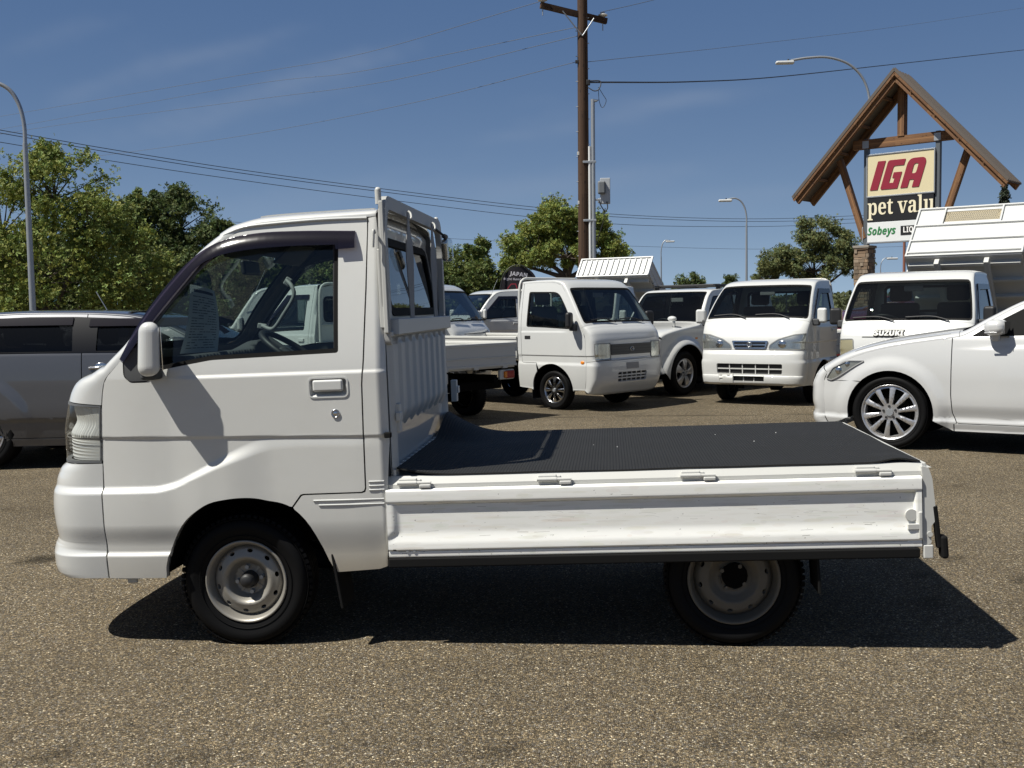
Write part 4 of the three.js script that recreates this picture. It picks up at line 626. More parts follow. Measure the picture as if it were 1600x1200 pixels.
  const st = new THREE.Group(); st.name = 'steering_wheel'; st.position.set(xF(S.belt) + 0.36, S.belt + 0.04, -0.33); st.rotation.z = -0.65; t.add(st); obj('wheel_rim', [new THREE.TorusGeometry(0.178, 0.015, 8, 32).rotateX(Math.PI / 2), box(0.34, 0.02, 0.05, 0, -0.01, 0, 0.006)], M.black, st);
  for (const s of [0.33, -0.33]) obj('seat', seatGeo(0.38, s), M.seat, t);
  const im = B.F(0, S.ws[1] - 0.05, -0.10); obj('interior_mirror', [box(0.025, 0.065, 0.21, im.x, im.y, 0, 0.012)], M.handleGrey, t);
  if (letter || style === 'hijet') { const c = B.F(w(-0.35), S.ws[0] + 0.055, -0.07); obj('paper_sheet', [box(0.10, 0.006, 0.26, c.x + 0.05, c.y + 0.0, c.z, 0.001, [0, 0, 0.25])], M.paper, t); }
  if (antenna) obj('antenna', [rod([xF(1.3) + 0.02, 1.31, antenna * 0.70], [xF(1.3) + 0.30, 1.92, antenna * 0.72], 0.004, 0.003)], M.galv, t);
  // chassis, wheels, bed
  obj('chassis', [box(1.2, 0.3, 0.62, 0.0, 0.47, 0, 0.02), box(0.22, 0.3, 1.25, 0.46, 0.45, 0, 0.02), box(0.16, 0.35, 1.2, -0.44, 0.47, 0, 0.02), box(2.0, 0.10, 0.06, 1.6, 0.50, 0.36), box(2.0, 0.10, 0.06, 1.6, 0.50, -0.36), cyl(0.05, 0.05, 1.2, 1.9, 0.25, 0, 'z'), box(0.5, 0.2, 0.3, 0.95, 0.4, 0.40, 0.03), box(0.06, 0.10, 1.2, 2.45, 0.42, 0, 0.01), box(0.65, 0.03, 1.2, 0.25, 0.64, 0, 0.02)], M.under, t);
  for (const s of [1, -1]) { obj('wheel_arch', [gridSurf(range(0, arch.length - 1, 24), [0, 1], (i, k) => V(arch[i][0], arch[i][1], s * (0.69 - 0.4 * k)), { flip: s > 0 })], M.under, t); obj('mud_flap', [box(0.012, 0.22, 0.18, 0.365, 0.24, s * 0.61, 0.004)], M.rubber, t); }
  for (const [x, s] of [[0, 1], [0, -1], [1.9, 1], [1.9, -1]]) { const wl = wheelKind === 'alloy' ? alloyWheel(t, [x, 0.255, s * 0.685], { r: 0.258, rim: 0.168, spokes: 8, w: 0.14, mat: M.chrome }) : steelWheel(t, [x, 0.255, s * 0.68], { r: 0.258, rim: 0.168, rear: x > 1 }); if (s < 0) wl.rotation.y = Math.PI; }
  const bedPart = bed === 'dump' ? new THREE.Group() : t; let bx = 0;
  if (bed === 'dump') { bedPart.name = 'dump_bed'; bedPart.position.set(...(bedAt || [2.62, 0.60, 0])); bedPart.rotation.z = -tilt; t.add(bedPart); bx = -2.62; }
  const by = bed === 'dump' ? 0.06 : 0.645, X = (x) => x + bx, gh = bed === 'dump' ? 0.29 : 0.285;
  obj('bed_floor', [box(1.98, 0.03, 1.40, X(1.61), by, 0, 0.004)], M.worn, bedPart);
  if (bed === 'dump') for (let k = 0; k < 7; k++) obj('floor_rib', [box(0.05, 0.06, 1.36, X(0.75 + k * 0.29), by - 0.045, 0, 0.004)], M.worn, bedPart);
  if (bed === 'dump') for (const s of [0.3, -0.3]) obj('floor_beam', [box(1.95, 0.10, 0.06, X(1.6), by - 0.12, s, 0.006)], M.worn, bedPart);
  for (const s of [1, -1]) {
    const g = obj('side_gate', [box(1.98, gh, 0.022, X(1.61), by + gh / 2 + 0.01, s * 0.706, 0.004), box(1.98, 0.035, 0.036, X(1.61), by + gh - 0.01, s * 0.708, 0.006), box(1.98, 0.03, 0.034, X(1.61), by + 0.02, s * 0.708, 0.006), box(1.98, 0.018, 0.030, X(1.61), by + gh * 0.42, s * 0.709, 0.006)], M.worn, bedPart);
    for (const x of [0.9, 1.6, 2.35]) obj('hinge', [box(0.05, 0.05, 0.02, X(x), by + 0.0, s * 0.727, 0.004)], M.worn, g);
    obj('gate_latch', [box(0.02, 0.09, 0.03, X(2.61), by + gh - 0.05, s * 0.72, 0.004), box(0.05, 0.03, 0.02, X(2.58), by + gh - 0.03, s * 0.73, 0.004)], M.galv, g);
  }
  const tg = obj('tail_gate', [box(0.022, gh, 1.40, X(2.615), by + gh / 2 + 0.01, 0, 0.004), box(0.036, 0.035, 1.42, X(2.617), by + gh - 0.01, 0, 0.006), box(0.034, 0.03, 1.42, X(2.617), by + 0.02, 0, 0.006), box(0.03, 0.018, 1.4, X(2.619), by + gh * 0.42, 0, 0.005), box(0.003, 0.02, 0.13, X(2.628), by + gh * 0.3, -0.5, 0.001)], M.worn, bedPart);
  obj('tail_hinge', [-0.5, 0, 0.5].map((s) => box(0.03, 0.04, 0.08, X(2.62), by + 0.0, s, 0.005)), M.worn, tg).userData.kind = 'stuff';
  for (const s of [1, -1]) { const l = obj('tail_lamp', [box(0.05, 0.095, 0.15, 2.60, 0.545, s * 0.60, 0.012)], M.red, t); obj('lamp_case', [box(0.04, 0.12, 0.25, 2.585, 0.545, s * 0.56, 0.012)], M.worn, l); obj('reverse_lens', [box(0.052, 0.08, 0.045, 2.602, 0.545, s * 0.52, 0.01)], M.amber, l); }
  if (bed === 'dump') {
    
    const mesh = ribbed ? null : rect(-0.35, by + hh - 0.30, 0.35, by + hh - 0.08);
    const hb = obj('headboard', [mapped(rect(-0.70, by - 0.04, 0.70, by + hh), mesh ? [mesh] : [], (zz, y) => V(X(0.615), y, zz), { max: 0.5, depth: 0.03, flip: false }), mapped(rect(-0.70, by - 0.04, 0.70, by + hh), mesh ? [mesh] : [], (zz, y) => V(X(0.645), y, zz), { max: 0.5, flip: true })], M.white, bedPart);
    for (const y of ribbed ? [by - 0.02, by + hh - 0.01] : [by - 0.02, by + 0.05, by + 0.30, by + hh - 0.38, by + hh - 0.015]) obj('headboard_rail', [box(0.03, 0.026, 1.42, X(0.602), y, 0, 0.006)], M.white, hb);
    for (const zz of ribbed ? [-0.70, ...range(-0.6, 0.6, 11), 0.70] : [-0.70, 0.70, -0.36, 0.36]) obj('headboard_post', [box(0.03, Math.abs(zz) > 0.62 ? hh + 0.02 : ribbed ? hh - 0.06 : 0.36, ribbed ? 0.035 : 0.024, X(0.604), Math.abs(zz) > 0.62 || ribbed ? by + hh / 2 - 0.01 : by + hh - 0.19, zz, 0.006)], M.white, hb);
    if (mesh) { const y0 = by + hh - 0.30, y1 = by + hh - 0.08, strands = []; for (let k = 0; k < 26; k++) { const a = -0.35 + 0.7 * k / 26; strands.push(bar([X(0.625), y0, a], [X(0.625), y1, Math.min(0.35, a + 0.08)], 0.007), bar([X(0.628), y0, Math.max(-0.35, a + 0.03)], [X(0.628), y1, Math.max(-0.35, a - 0.05)], 0.007)); }
    obj('mesh_panel', [...strands, ...range(y0 + 0.01, y1 - 0.01, 10).map((y) => box(0.007, 0.008, 0.70, X(0.626), y, 0))], std(0.36, 0.31, 0.21, 0.6), hb).userData.kind = 'stuff'; }
    obj('lift_ram', [rod([1.2, 0.52, 0], [1.55, 1.15, 0], 0.05, 0.035)], M.galv, t);
  } else {
    obj('headboard', [box(0.025, 0.32, 1.40, 0.625, by + 0.16, 0, 0.004)], M.worn, t);
    const g = obj('guard_frame', [tube([[0.63, 0.70, 0.64], [0.63, 1.45, 0.635], [0.625, 1.66, 0.60], [0.625, 1.70, 0.50]], 0.019, 20, 8), tube([[0.63, 0.70, -0.64], [0.63, 1.45, -0.635], [0.625, 1.66, -0.60], [0.625, 1.70, -0.50]], 0.019, 20, 8), rod([0.625, 1.70, -0.5], [0.625, 1.70, 0.5], 0.018), rod([0.63, 1.18, -0.64], [0.63, 1.18, 0.64], 0.014)], M.worn, t);
    for (const zz of [-0.3, 0, 0.3]) obj('guard_bar', [rod([0.63, 0.96, zz], [0.626, 1.70, zz], 0.009)], M.worn, g);
  }
  return t;
}
const flatA = keiTruck('pickup_truck', 'white flatbed pickup seen from behind with red tail lamp, next to the upright headboard', { pos: [-2.22, 0, -9.03], turn: -36 * Math.PI / 180, style: 'hijet', sy: 0.97 });
keiTruck('pickup_truck', 'white cab-over pickup with black grille, dark side mirror and chrome wheel', { pos: [1.14, 0, -9.56], turn: 142 * Math.PI / 180, style: 'sambar', mirror: 'black', wheelKind: 'alloy' });
keiTruck('pickup_truck', 'white cab-over pickup with chrome grille and large clear headlamps facing the camera', { pos: [3.6, 0, -10.1], turn: 61 * Math.PI / 180, style: 'hijet', sy: 0.965 });
keiTruck('dump_truck', 'white pickup with maker lettering and its white bed tipped high, behind the white sedan', { pos: [5.01, 0, -8.14], turn: 61 * Math.PI / 180, style: 'carry', bed: 'dump', letter: 'SUZUKI', sy: 0.98, hh: 1.0, tilt: 0.84, bedAt: [3.02, 0.42, 0.12], mirror: 'black' });
keiTruck('dump_truck', 'white pickup with raised tipping bed mostly hidden behind the black-grilled pickup', { pos: [1.05, 0, -14.0], turn: 66 * Math.PI / 180, style: 'sambar', bed: 'dump', coarse: 2, hh: 0.40, ribbed: true, tilt: 0.66 });
keiTruck('pickup_truck', 'distant white pickup facing left with dark window below the black feather flag', { pos: [-1.25, 0, -18.3], turn: 32 * Math.PI / 180, style: 'hijet', coarse: 2, antenna: 1 });
keiTruck('pickup_truck', 'white pickup facing right whose windshield shows just beyond the upright headboard', { pos: [-1.25, 0, -11.5], turn: 165 * Math.PI / 180, style: 'carry', coarse: 2 });
keiTruck('pickup_truck', 'white pickup seen through the side window of the foreground pickup with a roof antenna', { pos: [-3.75, 0, -11.2], turn: 20 * Math.PI / 180, style: 'sambar', coarse: 2, antenna: 1 });

// ---- passenger cars
function car(name, label, category, o) {
  const t = thing(name, label, category, o.pos, o.turn, o.group), P = o.paint, B = new Body({ n: o.n || 3.0, aspect: o.aspect || 0.25, z: o.z, front: o.front, top: o.top, rear: o.rear }), w = (f) => B.w(f);
  const c = o.coarse || 1, G = [0.03 * c, 0.03 * c], xf = o.front[o.front.length - 1], x0 = o.join[0], x1 = o.join[1], y0 = xf[0], FW = 0.996;
  const yb = o.sill, arch = (cx) => arcPts(cx, o.ac, o.ar, o.ar, -0.16, Math.PI + 0.16, 26);
  const a1 = arch(0), a2 = arch(o.wb), Y = (x) => B.t.a(x), up = (xa, xb, n) => range(xa, xb, n).map((x) => [x, Y(x)]);
  const s1 = o.seams[0], s2 = o.seams[1], s3 = o.seams[2], gap = 0.004;
  const fy = range(o.fbase, y0, 6).map((y) => [B.f.a(y), y]), ry = range(o.rear[o.rear.length - 1][0], o.rear[0][0], 6).map((y) => [B.r.a(y), y]);
  const seam = (x, sgn, ytop, curve = 0.06) => [[x + curve + sgn * gap, yb + 0.07], [x + curve * 0.25 + sgn * gap, yb + 0.16], [x + sgn * gap, 0.5], [x + sgn * gap, ytop]];
  const fender = [...fy, ...up(x0, s1 - gap, 12), ...seam(s1, -1, Y(s1) - 0.02, 0.05).reverse(), [s1 + 0.02, yb + 0.06], [s1 + 0.02, yb], ...a1, ];
  for (const s of [1, -1]) {
    obj('fender', [B.side(s, fender, [], { grid: G.map((v) => v * 0.7), depth: 0.015 })], P, t);
    const mid1 = [...seam(s1, 1, Y(s1) - 0.02, 0.05), ...up(s1 + gap, s2 - gap, 14), [s2 - gap, 0.5], [s2 - gap, yb + 0.07]];
    const d1 = obj('front_door', [B.side(s, mid1, [o.win1], { grid: G.map((v) => v * 0.7), depth: 0.015 })], P, t);
    const mid2 = [[s2 + gap, yb + 0.07], [s2 + gap, 0.5], ...up(s2 + gap, s3 - gap, 12), [s3 - gap, 0.85], [s3 - 0.10, 0.62], [s3 - 0.24, 0.45], [s3 - 0.30, yb + 0.07]];
    const d2 = obj('rear_door', [B.side(s, mid2, o.win2 ? [o.win2] : [], { grid: G, depth: 0.015 })], P, t);
    const quarter = [[s3 - 0.29, yb + 0.07], [s3 - 0.23, 0.45], [s3 - 0.09, 0.62], [s3 + gap, 0.85], ...up(s3 + gap, x1, 16), ...ry, ...a2];
    obj('rear_quarter', [B.side(s, quarter, o.win3 ? [o.win3] : [], { grid: G, depth: 0.015 })], P, t);
    obj('sill', [B.side(s, rect(s1 + 0.03, yb, s3 - 0.31, yb + 0.062), [], { grid: [0.08, 0.015], off: 0.004, depth: 0.03 })], P, t);
    for (const [win, d] of [[o.win1, d1], [o.win2, d2], [o.win3, t]]) if (win) {
      obj('side_glass', [B.side(s, insetPoly(win, 0.002), [], { max: 0.2, off: -0.010 })], o.glass, d); obj('window_seal', [B.side(s, ...ring(win, 0.014), { max: 0.08, off: 0.001, depth: 0.012 })], M.rubber, d);
      if (o.brightTrim) obj('window_trim', [B.side(s, ...ring(insetPoly(win, -0.012), 0.010), { max: 0.08, off: 0.004, depth: 0.006 })], M.chrome, d);
      if (o.visor && d !== t) { const b = win.reduce((m, p) => [Math.min(m[0], p[0]), Math.max(m[1], p[0]), Math.max(m[2], p[1])], [9, -9, -9]); obj('window_visor', [B.side(s, rect(b[0] + 0.05, b[2] - 0.06, b[1] + 0.03, b[2] + 0.005), [], { max: 0.1, off: 0.015, depth: 0.01 })], M.smoke, d); }
    }
    for (const [hx, d] of [[s2 - 0.16, d1], [s3 - 0.14, d2]]) obj('door_handle', [tube([[hx - 0.09, o.hy, s * (o.z(hx, o.hy) + 0.006)], [hx, o.hy + 0.004, s * (o.z(hx, o.hy) + 0.032)], [hx + 0.09, o.hy, s * (o.z(hx, o.hy) + 0.006)]], 0.013, 14, 8), new THREE.SphereGeometry(0.045, 16, 10).scale(1.3, 0.75, 0.12).translate(hx - 0.01, o.hy + 0.012, s * (o.z(hx, o.hy) - 0.001))], o.handle || P, d);
    const mx = o.mirror; if (mx) { const mz = o.z(mx[0], mx[1]) + 0.11; const m = obj('door_mirror', [box(0.17, 0.135, 0.20, mx[0], mx[1], s * mz, 0.06, [0, -s * 0.15, 0.06])], P, t); obj('mirror_glass', [box(0.004, 0.10, 0.15, mx[0] + 0.086, mx[1], s * mz, 0.001, [0, -s * 0.15, 0])], M.mirrorGlass, m); obj('mirror_stalk', [box(0.07, 0.07, 0.12, mx[0] - 0.01, mx[1] - 0.085, s * (mz - 0.09), 0.02)], P, m); obj('mirror_lamp', [box(0.10, 0.012, 0.012, mx[0] - 0.03, mx[1] - 0.045, s * (mz + 0.093), 0.004)], M.chrome, m); }
    obj('wheel_arch', [gridSurf(range(0, a1.length - 1, 26), [0, 1], (i, k) => V(a1[i][0], a1[i][1], s * (o.z(a1[i][0], a1[i][1]) - 0.012 - 0.42 * k)), { flip: s > 0 })], M.under, t);
    obj('wheel_arch', [gridSurf(range(0, a2.length - 1, 26), [0, 1], (i, k) => V(a2[i][0], a2[i][1], s * (o.z(a2[i][0], a2[i][1]) - 0.012 - 0.42 * k)), { flip: s > 0 })], M.under, t);
    if (o.lamp) { const p = o.lamp.map((q) => [q[0], q[1]]); const h = obj('headlamp', [B.side(s, p, [], { grid: [0.02, 0.02], off: 0.010, depth: 0.012 })], M.lampLens, t); obj('reflector', [B.side(s, insetPoly(p, 0.003), [], { grid: [0.02, 0.02], off: 0.003 })], o.lampM || M.reflector, h); obj('lamp_frame', [B.side(s, ...ring(insetPoly(p, -0.003), 0.008), { grid: [0.03, 0.03], off: 0.011, depth: 0.01 })], M.handleGrey, h); if (o.bowls) for (const [bx, by, br] of o.bowls) obj('lamp_bowl', [new THREE.SphereGeometry(br, 18, 12).scale(1, 1, 0.22).translate(bx, by, s * (o.z(bx, by) + 0.004))], M.chrome, h); }
    for (const x of [0, o.wb]) { const wl = alloyWheel(t, [x, o.r - 0.003, s * (o.track)], { r: o.r, rim: o.rim, spokes: o.spokes, w: 0.2, five: true, wide: o.wide || 0.42, mat: o.wheelM || M.alloy, tint: 0.2 }); if (s < 0) wl.rotation.y = Math.PI; }
  }
  const FB = o.tightNose ? 1 : FW; obj('bumper', [B.front(rect(-FB, o.front[0][0], FB, y0), o.fslots || [], { grid: [0.02 * c, 0.02 * c], depth: o.tightNose ? 0 : 0.02 })], P, t);
  if (o.tightNose) for (const s of [1, -1]) obj('bumper_seam', [tube([[-0.53, 0.602], [-0.42, 0.604], [-0.30, 0.606], [-0.255, 0.604]].map(([x, y]) => [x, y, s * (o.z(x, y) - 0.0005)]), 0.0028, 12, 5)], M.black, t);
  if (o.fslots) for (const p of o.fslots) obj('front_grille', [B.front(insetPoly(p, -0.004), [], { max: 0.1, off: -0.025 })], M.black, t);
  obj('hood', [B.top(rect(-1, x0, 1, o.ws[0] - 0.01), [], { grid: [0.025 * c, 0.025 * c] })], P, t);
  const wsP = rp([[-w(0.93), o.ws[0] + 0.02], [-w(0.92), o.ws[1] - 0.02], [w(0.92), o.ws[1] - 0.02], [w(0.93), o.ws[0] + 0.02]], 0.05, 4), rwP = o.rw && rp([[-w(0.92), o.rw[0] + 0.02], [-w(0.90), o.rw[1] - 0.02], [w(0.90), o.rw[1] - 0.02], [w(0.92), o.rw[0] + 0.02]], 0.05, 4);
  obj('roof', [B.top(rect(-1, o.ws[0] - 0.006, 1, o.rw ? o.rw[1] : x1), [wsP, ...(rwP ? [rwP] : [])], { grid: [0.025 * c, 0.025 * c] })], P, t);
  obj('windshield', [B.top(insetPoly(wsP, -0.006), [], { max: 0.1, off: -0.004 })], o.wsGlass || M.tint, t); obj('windshield_seal', [B.top(...ring(insetPoly(wsP, -0.006), 0.022), { max: 0.08, off: 0.001 })], M.rubber, t);
  if (rwP) { obj('rear_window', [B.top(insetPoly(rwP, -0.006), [], { max: 0.1, off: -0.004 })], o.glass, t); obj('trunk_lid', [B.top(rect(-1, o.rw[1] + 0.004, 1, x1), [], { grid: [0.03 * c, 0.03 * c] })], P, t); }
  const rp2 = o.rg && rp([[-w(0.85), o.rg[0]], [w(0.85), o.rg[0]], [w(0.82), o.rg[1]], [-w(0.82), o.rg[1]]], 0.05, 4);
  obj('rear_panel', [B.rear(rect(-1, o.rear[0][0], 1, o.rear[o.rear.length - 1][0]), rp2 ? [rp2] : [], { grid: [0.03 * c, 0.03 * c] })], P, t); if (rp2) obj('rear_window', [B.rear(insetPoly(rp2, -0.005), [], { max: 0.1, off: -0.004 })], o.glass, t);
  if (o.tightNose) for (const s of [1, -1]) obj('hood_seam', [tube(range(-0.30, 0.50, 10).map((x) => { const p = B.T(s * w(0.955), x, 0.0004); return [p.x, p.y, p.z]; }), 0.0028, 30, 5)], M.black, t);
  for (const s of [1, -1]) obj('tail_lamp', [B.rear(rp([[s * w(0.75), 0.70], [s * w(0.97), 0.70], [s * w(0.97), 0.86], [s * w(0.75), 0.86]], 0.02, 3), [], { max: 0.05, off: 0.01, depth: 0.01 })], M.red, t);
  // inside and underneath
  obj('interior_trim', [B.top(rect(-0.92, o.ws[1] + 0.02, 0.92, (o.rw ? o.rw[0] : x1) - 0.03), [], { max: 0.15, off: -0.035 })], M.trim, t);
  obj('dashboard', [box(0.45, 0.12, o.half * 1.6, o.ws[0] + 0.32, Y(o.ws[0]) - 0.06, 0, 0.05)], M.trim, t);
  for (const x of [o.ws[0] + 1.0, o.ws[0] + 1.85]) for (const z of [0.36, -0.36]) obj('seat', seatGeo(x, z, 0.5, o.seatY || 0.52), o.seatM || M.seat, t);
  const st = obj('steering_wheel', [new THREE.TorusGeometry(0.18, 0.016, 8, 28).rotateX(Math.PI / 2).rotateZ(-1.0).translate(o.ws[0] + 0.62, Y(o.ws[0]) - 0.06, -0.36)], M.black, t);
  obj('chassis', [box(o.wb - 2 * o.ar - 0.02, 0.06, o.half * 1.75, o.wb / 2, yb + 0.05, 0, 0.02), box(o.ar * 2 + 0.2, 0.4, o.half * 0.95, 0, yb + 0.28, 0, 0.02), box(o.ar * 2 + 0.2, 0.35, o.half * 0.95, o.wb, yb + 0.25, 0, 0.02), box(0.12, 0.35, o.half * 1.5, -o.ar - 0.08, yb + 0.26, 0, 0.02), box(0.2, 0.3, o.half * 1.7, o.wb + o.ar + 0.12, yb + 0.25, 0, 0.02), box(o.wb - 2 * o.ar, 0.45, 0.03, o.wb / 2, 0.5, o.half * 0.80), box(o.wb - 2 * o.ar, 0.45, 0.03, o.wb / 2, 0.5, -o.half * 0.80)], M.under, t);
  t.userData.body = undefined; delete t.userData.body;
  return { t, B, w };
}
{ // white sedan on the right
  const z = (x, y) => {
    let v = 0.885 - 0.05 * Math.pow(clamp((0.50 - y) / 0.3, 0, 1), 2) - 0.05 * Math.pow(clamp((y - 0.62) / 0.36, 0, 1), 2);
    if (y > 0.985) v = 0.835 - 0.30 * Math.pow((y - 0.985) / 0.42, 1.1);
    v -= 0.10 * Math.pow(clamp((-0.1 - x) / 0.55, 0, 1.2), 2); v -= 0.12 * Math.pow(clamp((x - 2.9) / 0.8, 0, 1.2), 2);
    for (const cx of [0, 2.85]) { const d = Math.hypot(x - cx, y - 0.33); v += 0.020 * ss(0.52, 0.40, d) * (y < 0.95 ? 1 : 0); }
    v += 0.014 * ss(0.93, 0.90, y - 0.05 * (x - 1) * 0.3) * ss(0.45, 1.0, x) * (y < 0.985 ? 1 : 0);
    v += 0.018 * ss(0.30, 0.262, y); v -= 0.012 * ss(0.42, 0.31, y) * ss(0.3, 0.6, x) * ss(2.6, 2.2, x);
    return v;
  };
  const win = (p) => rp(p, 0.03, 4);
  const K = car('parked_sedan', 'white sedan with ten-spoke alloy wheel facing left at the right edge', 'sedan', {
    tightNose: true, pos: [3.95 - 0.80 * Math.sin(-27 * Math.PI / 180), 0, -5.15 - 0.80 * Math.cos(27 * Math.PI / 180)], turn: -27 * Math.PI / 180, paint: phys(0.50, 0.505, 0.50, 0.3, { clearcoat: 0.9, clearcoatRoughness: 0.04 }), z, n: 2.8, aspect: 0.2,
    front: [[0.19, -0.55, 0.12], [0.22, -0.58, 0.19], [0.27, -0.60, 0.205], [0.33, -0.60, 0.185], [0.42, -0.605, 0.20], [0.55, -0.605, 0.195], [0.615, -0.601, 0.165], [0.645, -0.590, 0.140], [0.672, -0.570, 0.121]], fbase: 0.20,
    top: [[-0.60, 0.645, 0.13], [-0.53, 0.705, 0.11], [-0.40, 0.785, 0.10], [-0.2, 0.862, 0.09], [0.03, 0.918, 0.085], [0.46, 0.985, 0.08], [0.58, 1.005, 0.075], [0.80, 1.135, 0.06], [1.07, 1.285, 0.05], [1.4, 1.385, 0.045], [1.8, 1.415, 0.04], [2.2, 1.385, 0.045], [2.6, 1.25, 0.05], [2.95, 1.06, 0.06], [3.1, 1.01, 0.06], [3.5, 0.97, 0.06], [3.68, 0.93, 0.06]],
    rear: [[0.25, 3.60, 0.12], [0.5, 3.68, 0.14], [0.75, 3.70, 0.12], [0.93, 3.68, 0.06]], join: [-0.570, 3.68], sill: 0.185, ac: 0.33, ar: 0.375, wb: 2.85, seams: [0.515, 1.42, 2.42],
    win1: win([[0.66, 1.005], [0.80, 1.095], [1.07, 1.245], [1.36, 1.34], [1.385, 1.335], [1.385, 1.02]]), win2: win([[1.46, 1.02], [1.46, 1.345], [1.85, 1.36], [2.15, 1.315], [2.36, 1.20], [2.34, 1.04]]),
    glass: M.dark, hy: 0.80, mirror: [0.87, 1.085], r: 0.333, rim: 0.246, spokes: 10, wide: 0.44, track: 0.868, half: 0.885, ws: [0.58, 1.46], rw: [2.3, 3.05], brightTrim: true, seatM: std(0.30, 0.27, 0.22, 0.8),
    lamp: rp([[-0.585, 0.62], [-0.52, 0.72], [-0.38, 0.788], [-0.22, 0.79], [-0.30, 0.745], [-0.46, 0.64], [-0.53, 0.605]], 0.02, 3), lampM: std(0.30, 0.30, 0.28, 0.3, 0.4), bowls: [[-0.455, 0.695, 0.034], [-0.375, 0.755, 0.026]],
    fslots: [[[-0.45, 0.23], [0.45, 0.23], [0.45, 0.34], [-0.45, 0.34]], [[-0.36, 0.50], [0.36, 0.50], [0.36, 0.62], [-0.36, 0.62]], rp([[0.72, 0.30], [0.80, 0.30], [0.80, 0.44], [0.74, 0.44]], 0.012, 3), rp([[-0.72, 0.30], [-0.74, 0.44], [-0.80, 0.44], [-0.80, 0.30]], 0.012, 3)],
  });
}
function wagonSpec(pos, turn, paint, extra = {}) {
  const z = (x, y) => {
    let v = 0.86 - 0.05 * Math.pow(clamp((0.55 - y) / 0.35, 0, 1), 2) - 0.02 * Math.pow(clamp((y - 0.7) / 0.28, 0, 1), 2);
    if (y > 0.975) v = 0.84 - 0.22 * Math.pow((y - 0.975) / 0.40, 1.15);
    v -= 0.10 * Math.pow(clamp((-0.1 - x) / 0.6, 0, 1.2), 2); v -= 0.08 * Math.pow(clamp((x - 2.9) / 0.7, 0, 1.2), 2);
    for (const cx of [0, 2.7]) v += 0.016 * ss(0.50, 0.40, Math.hypot(x - cx, y - 0.32)) * (y < 0.9 ? 1 : 0);
    v -= 0.012 * ss(0.425, 0.405, y); v += 0.012 * ss(0.30, 0.27, y);
    return v;
  };
  const win = (p) => rp(p, 0.025, 3);
  return { pos, turn, paint, z, n: 3, front: [[0.22, -0.58, 0.14], [0.35, -0.62, 0.22], [0.55, -0.62, 0.22], [0.66, -0.60, 0.16]], fbase: 0.22,
    top: [[-0.62, 0.65, 0.14], [-0.5, 0.74, 0.11], [-0.2, 0.83, 0.09], [0.3, 0.91, 0.08], [0.62, 0.96, 0.075], [0.9, 1.10, 0.06], [1.2, 1.235, 0.05], [1.5, 1.295, 0.045], [1.9, 1.318, 0.04], [2.3, 1.322, 0.04], [2.8, 1.30, 0.045], [3.2, 1.24, 0.05], [3.38, 1.16, 0.05]], rear: [[0.28, 3.42, 0.12], [0.6, 3.48, 0.12], [0.95, 3.45, 0.09], [1.16, 3.38, 0.05]], rg: [0.95, 1.14], join: [-0.60, 3.38],
    sill: 0.20, ac: 0.32, ar: 0.36, wb: 2.7, seams: [0.56, 1.80, 2.78], win1: win([[0.84, 0.99], [0.98, 1.075], [1.22, 1.19], [1.50, 1.262], [1.74, 1.275], [1.70, 0.99]]), win2: win([[1.86, 0.99], [1.90, 1.28], [2.3, 1.288], [2.66, 1.28], [2.66, 0.99]]), win3: win([[2.80, 1.0], [2.80, 1.27], [3.1, 1.225], [3.28, 1.14], [3.22, 1.02]]),
    glass: phys(0.09, 0.095, 0.10, 0, { transmission: 1, thickness: 0, ior: 1.5 }), hy: 0.86, mirror: [0.95, 1.05], r: 0.318, rim: 0.205, spokes: 14, wide: 0.5, track: 0.835, half: 0.86, ws: [0.62, 1.5], lamp: rp([[-0.60, 0.60], [-0.5, 0.70], [-0.28, 0.74], [-0.3, 0.64], [-0.5, 0.56]], 0.02, 3), handle: M.chrome, seatY: 0.45, visor: true, ...extra };
}
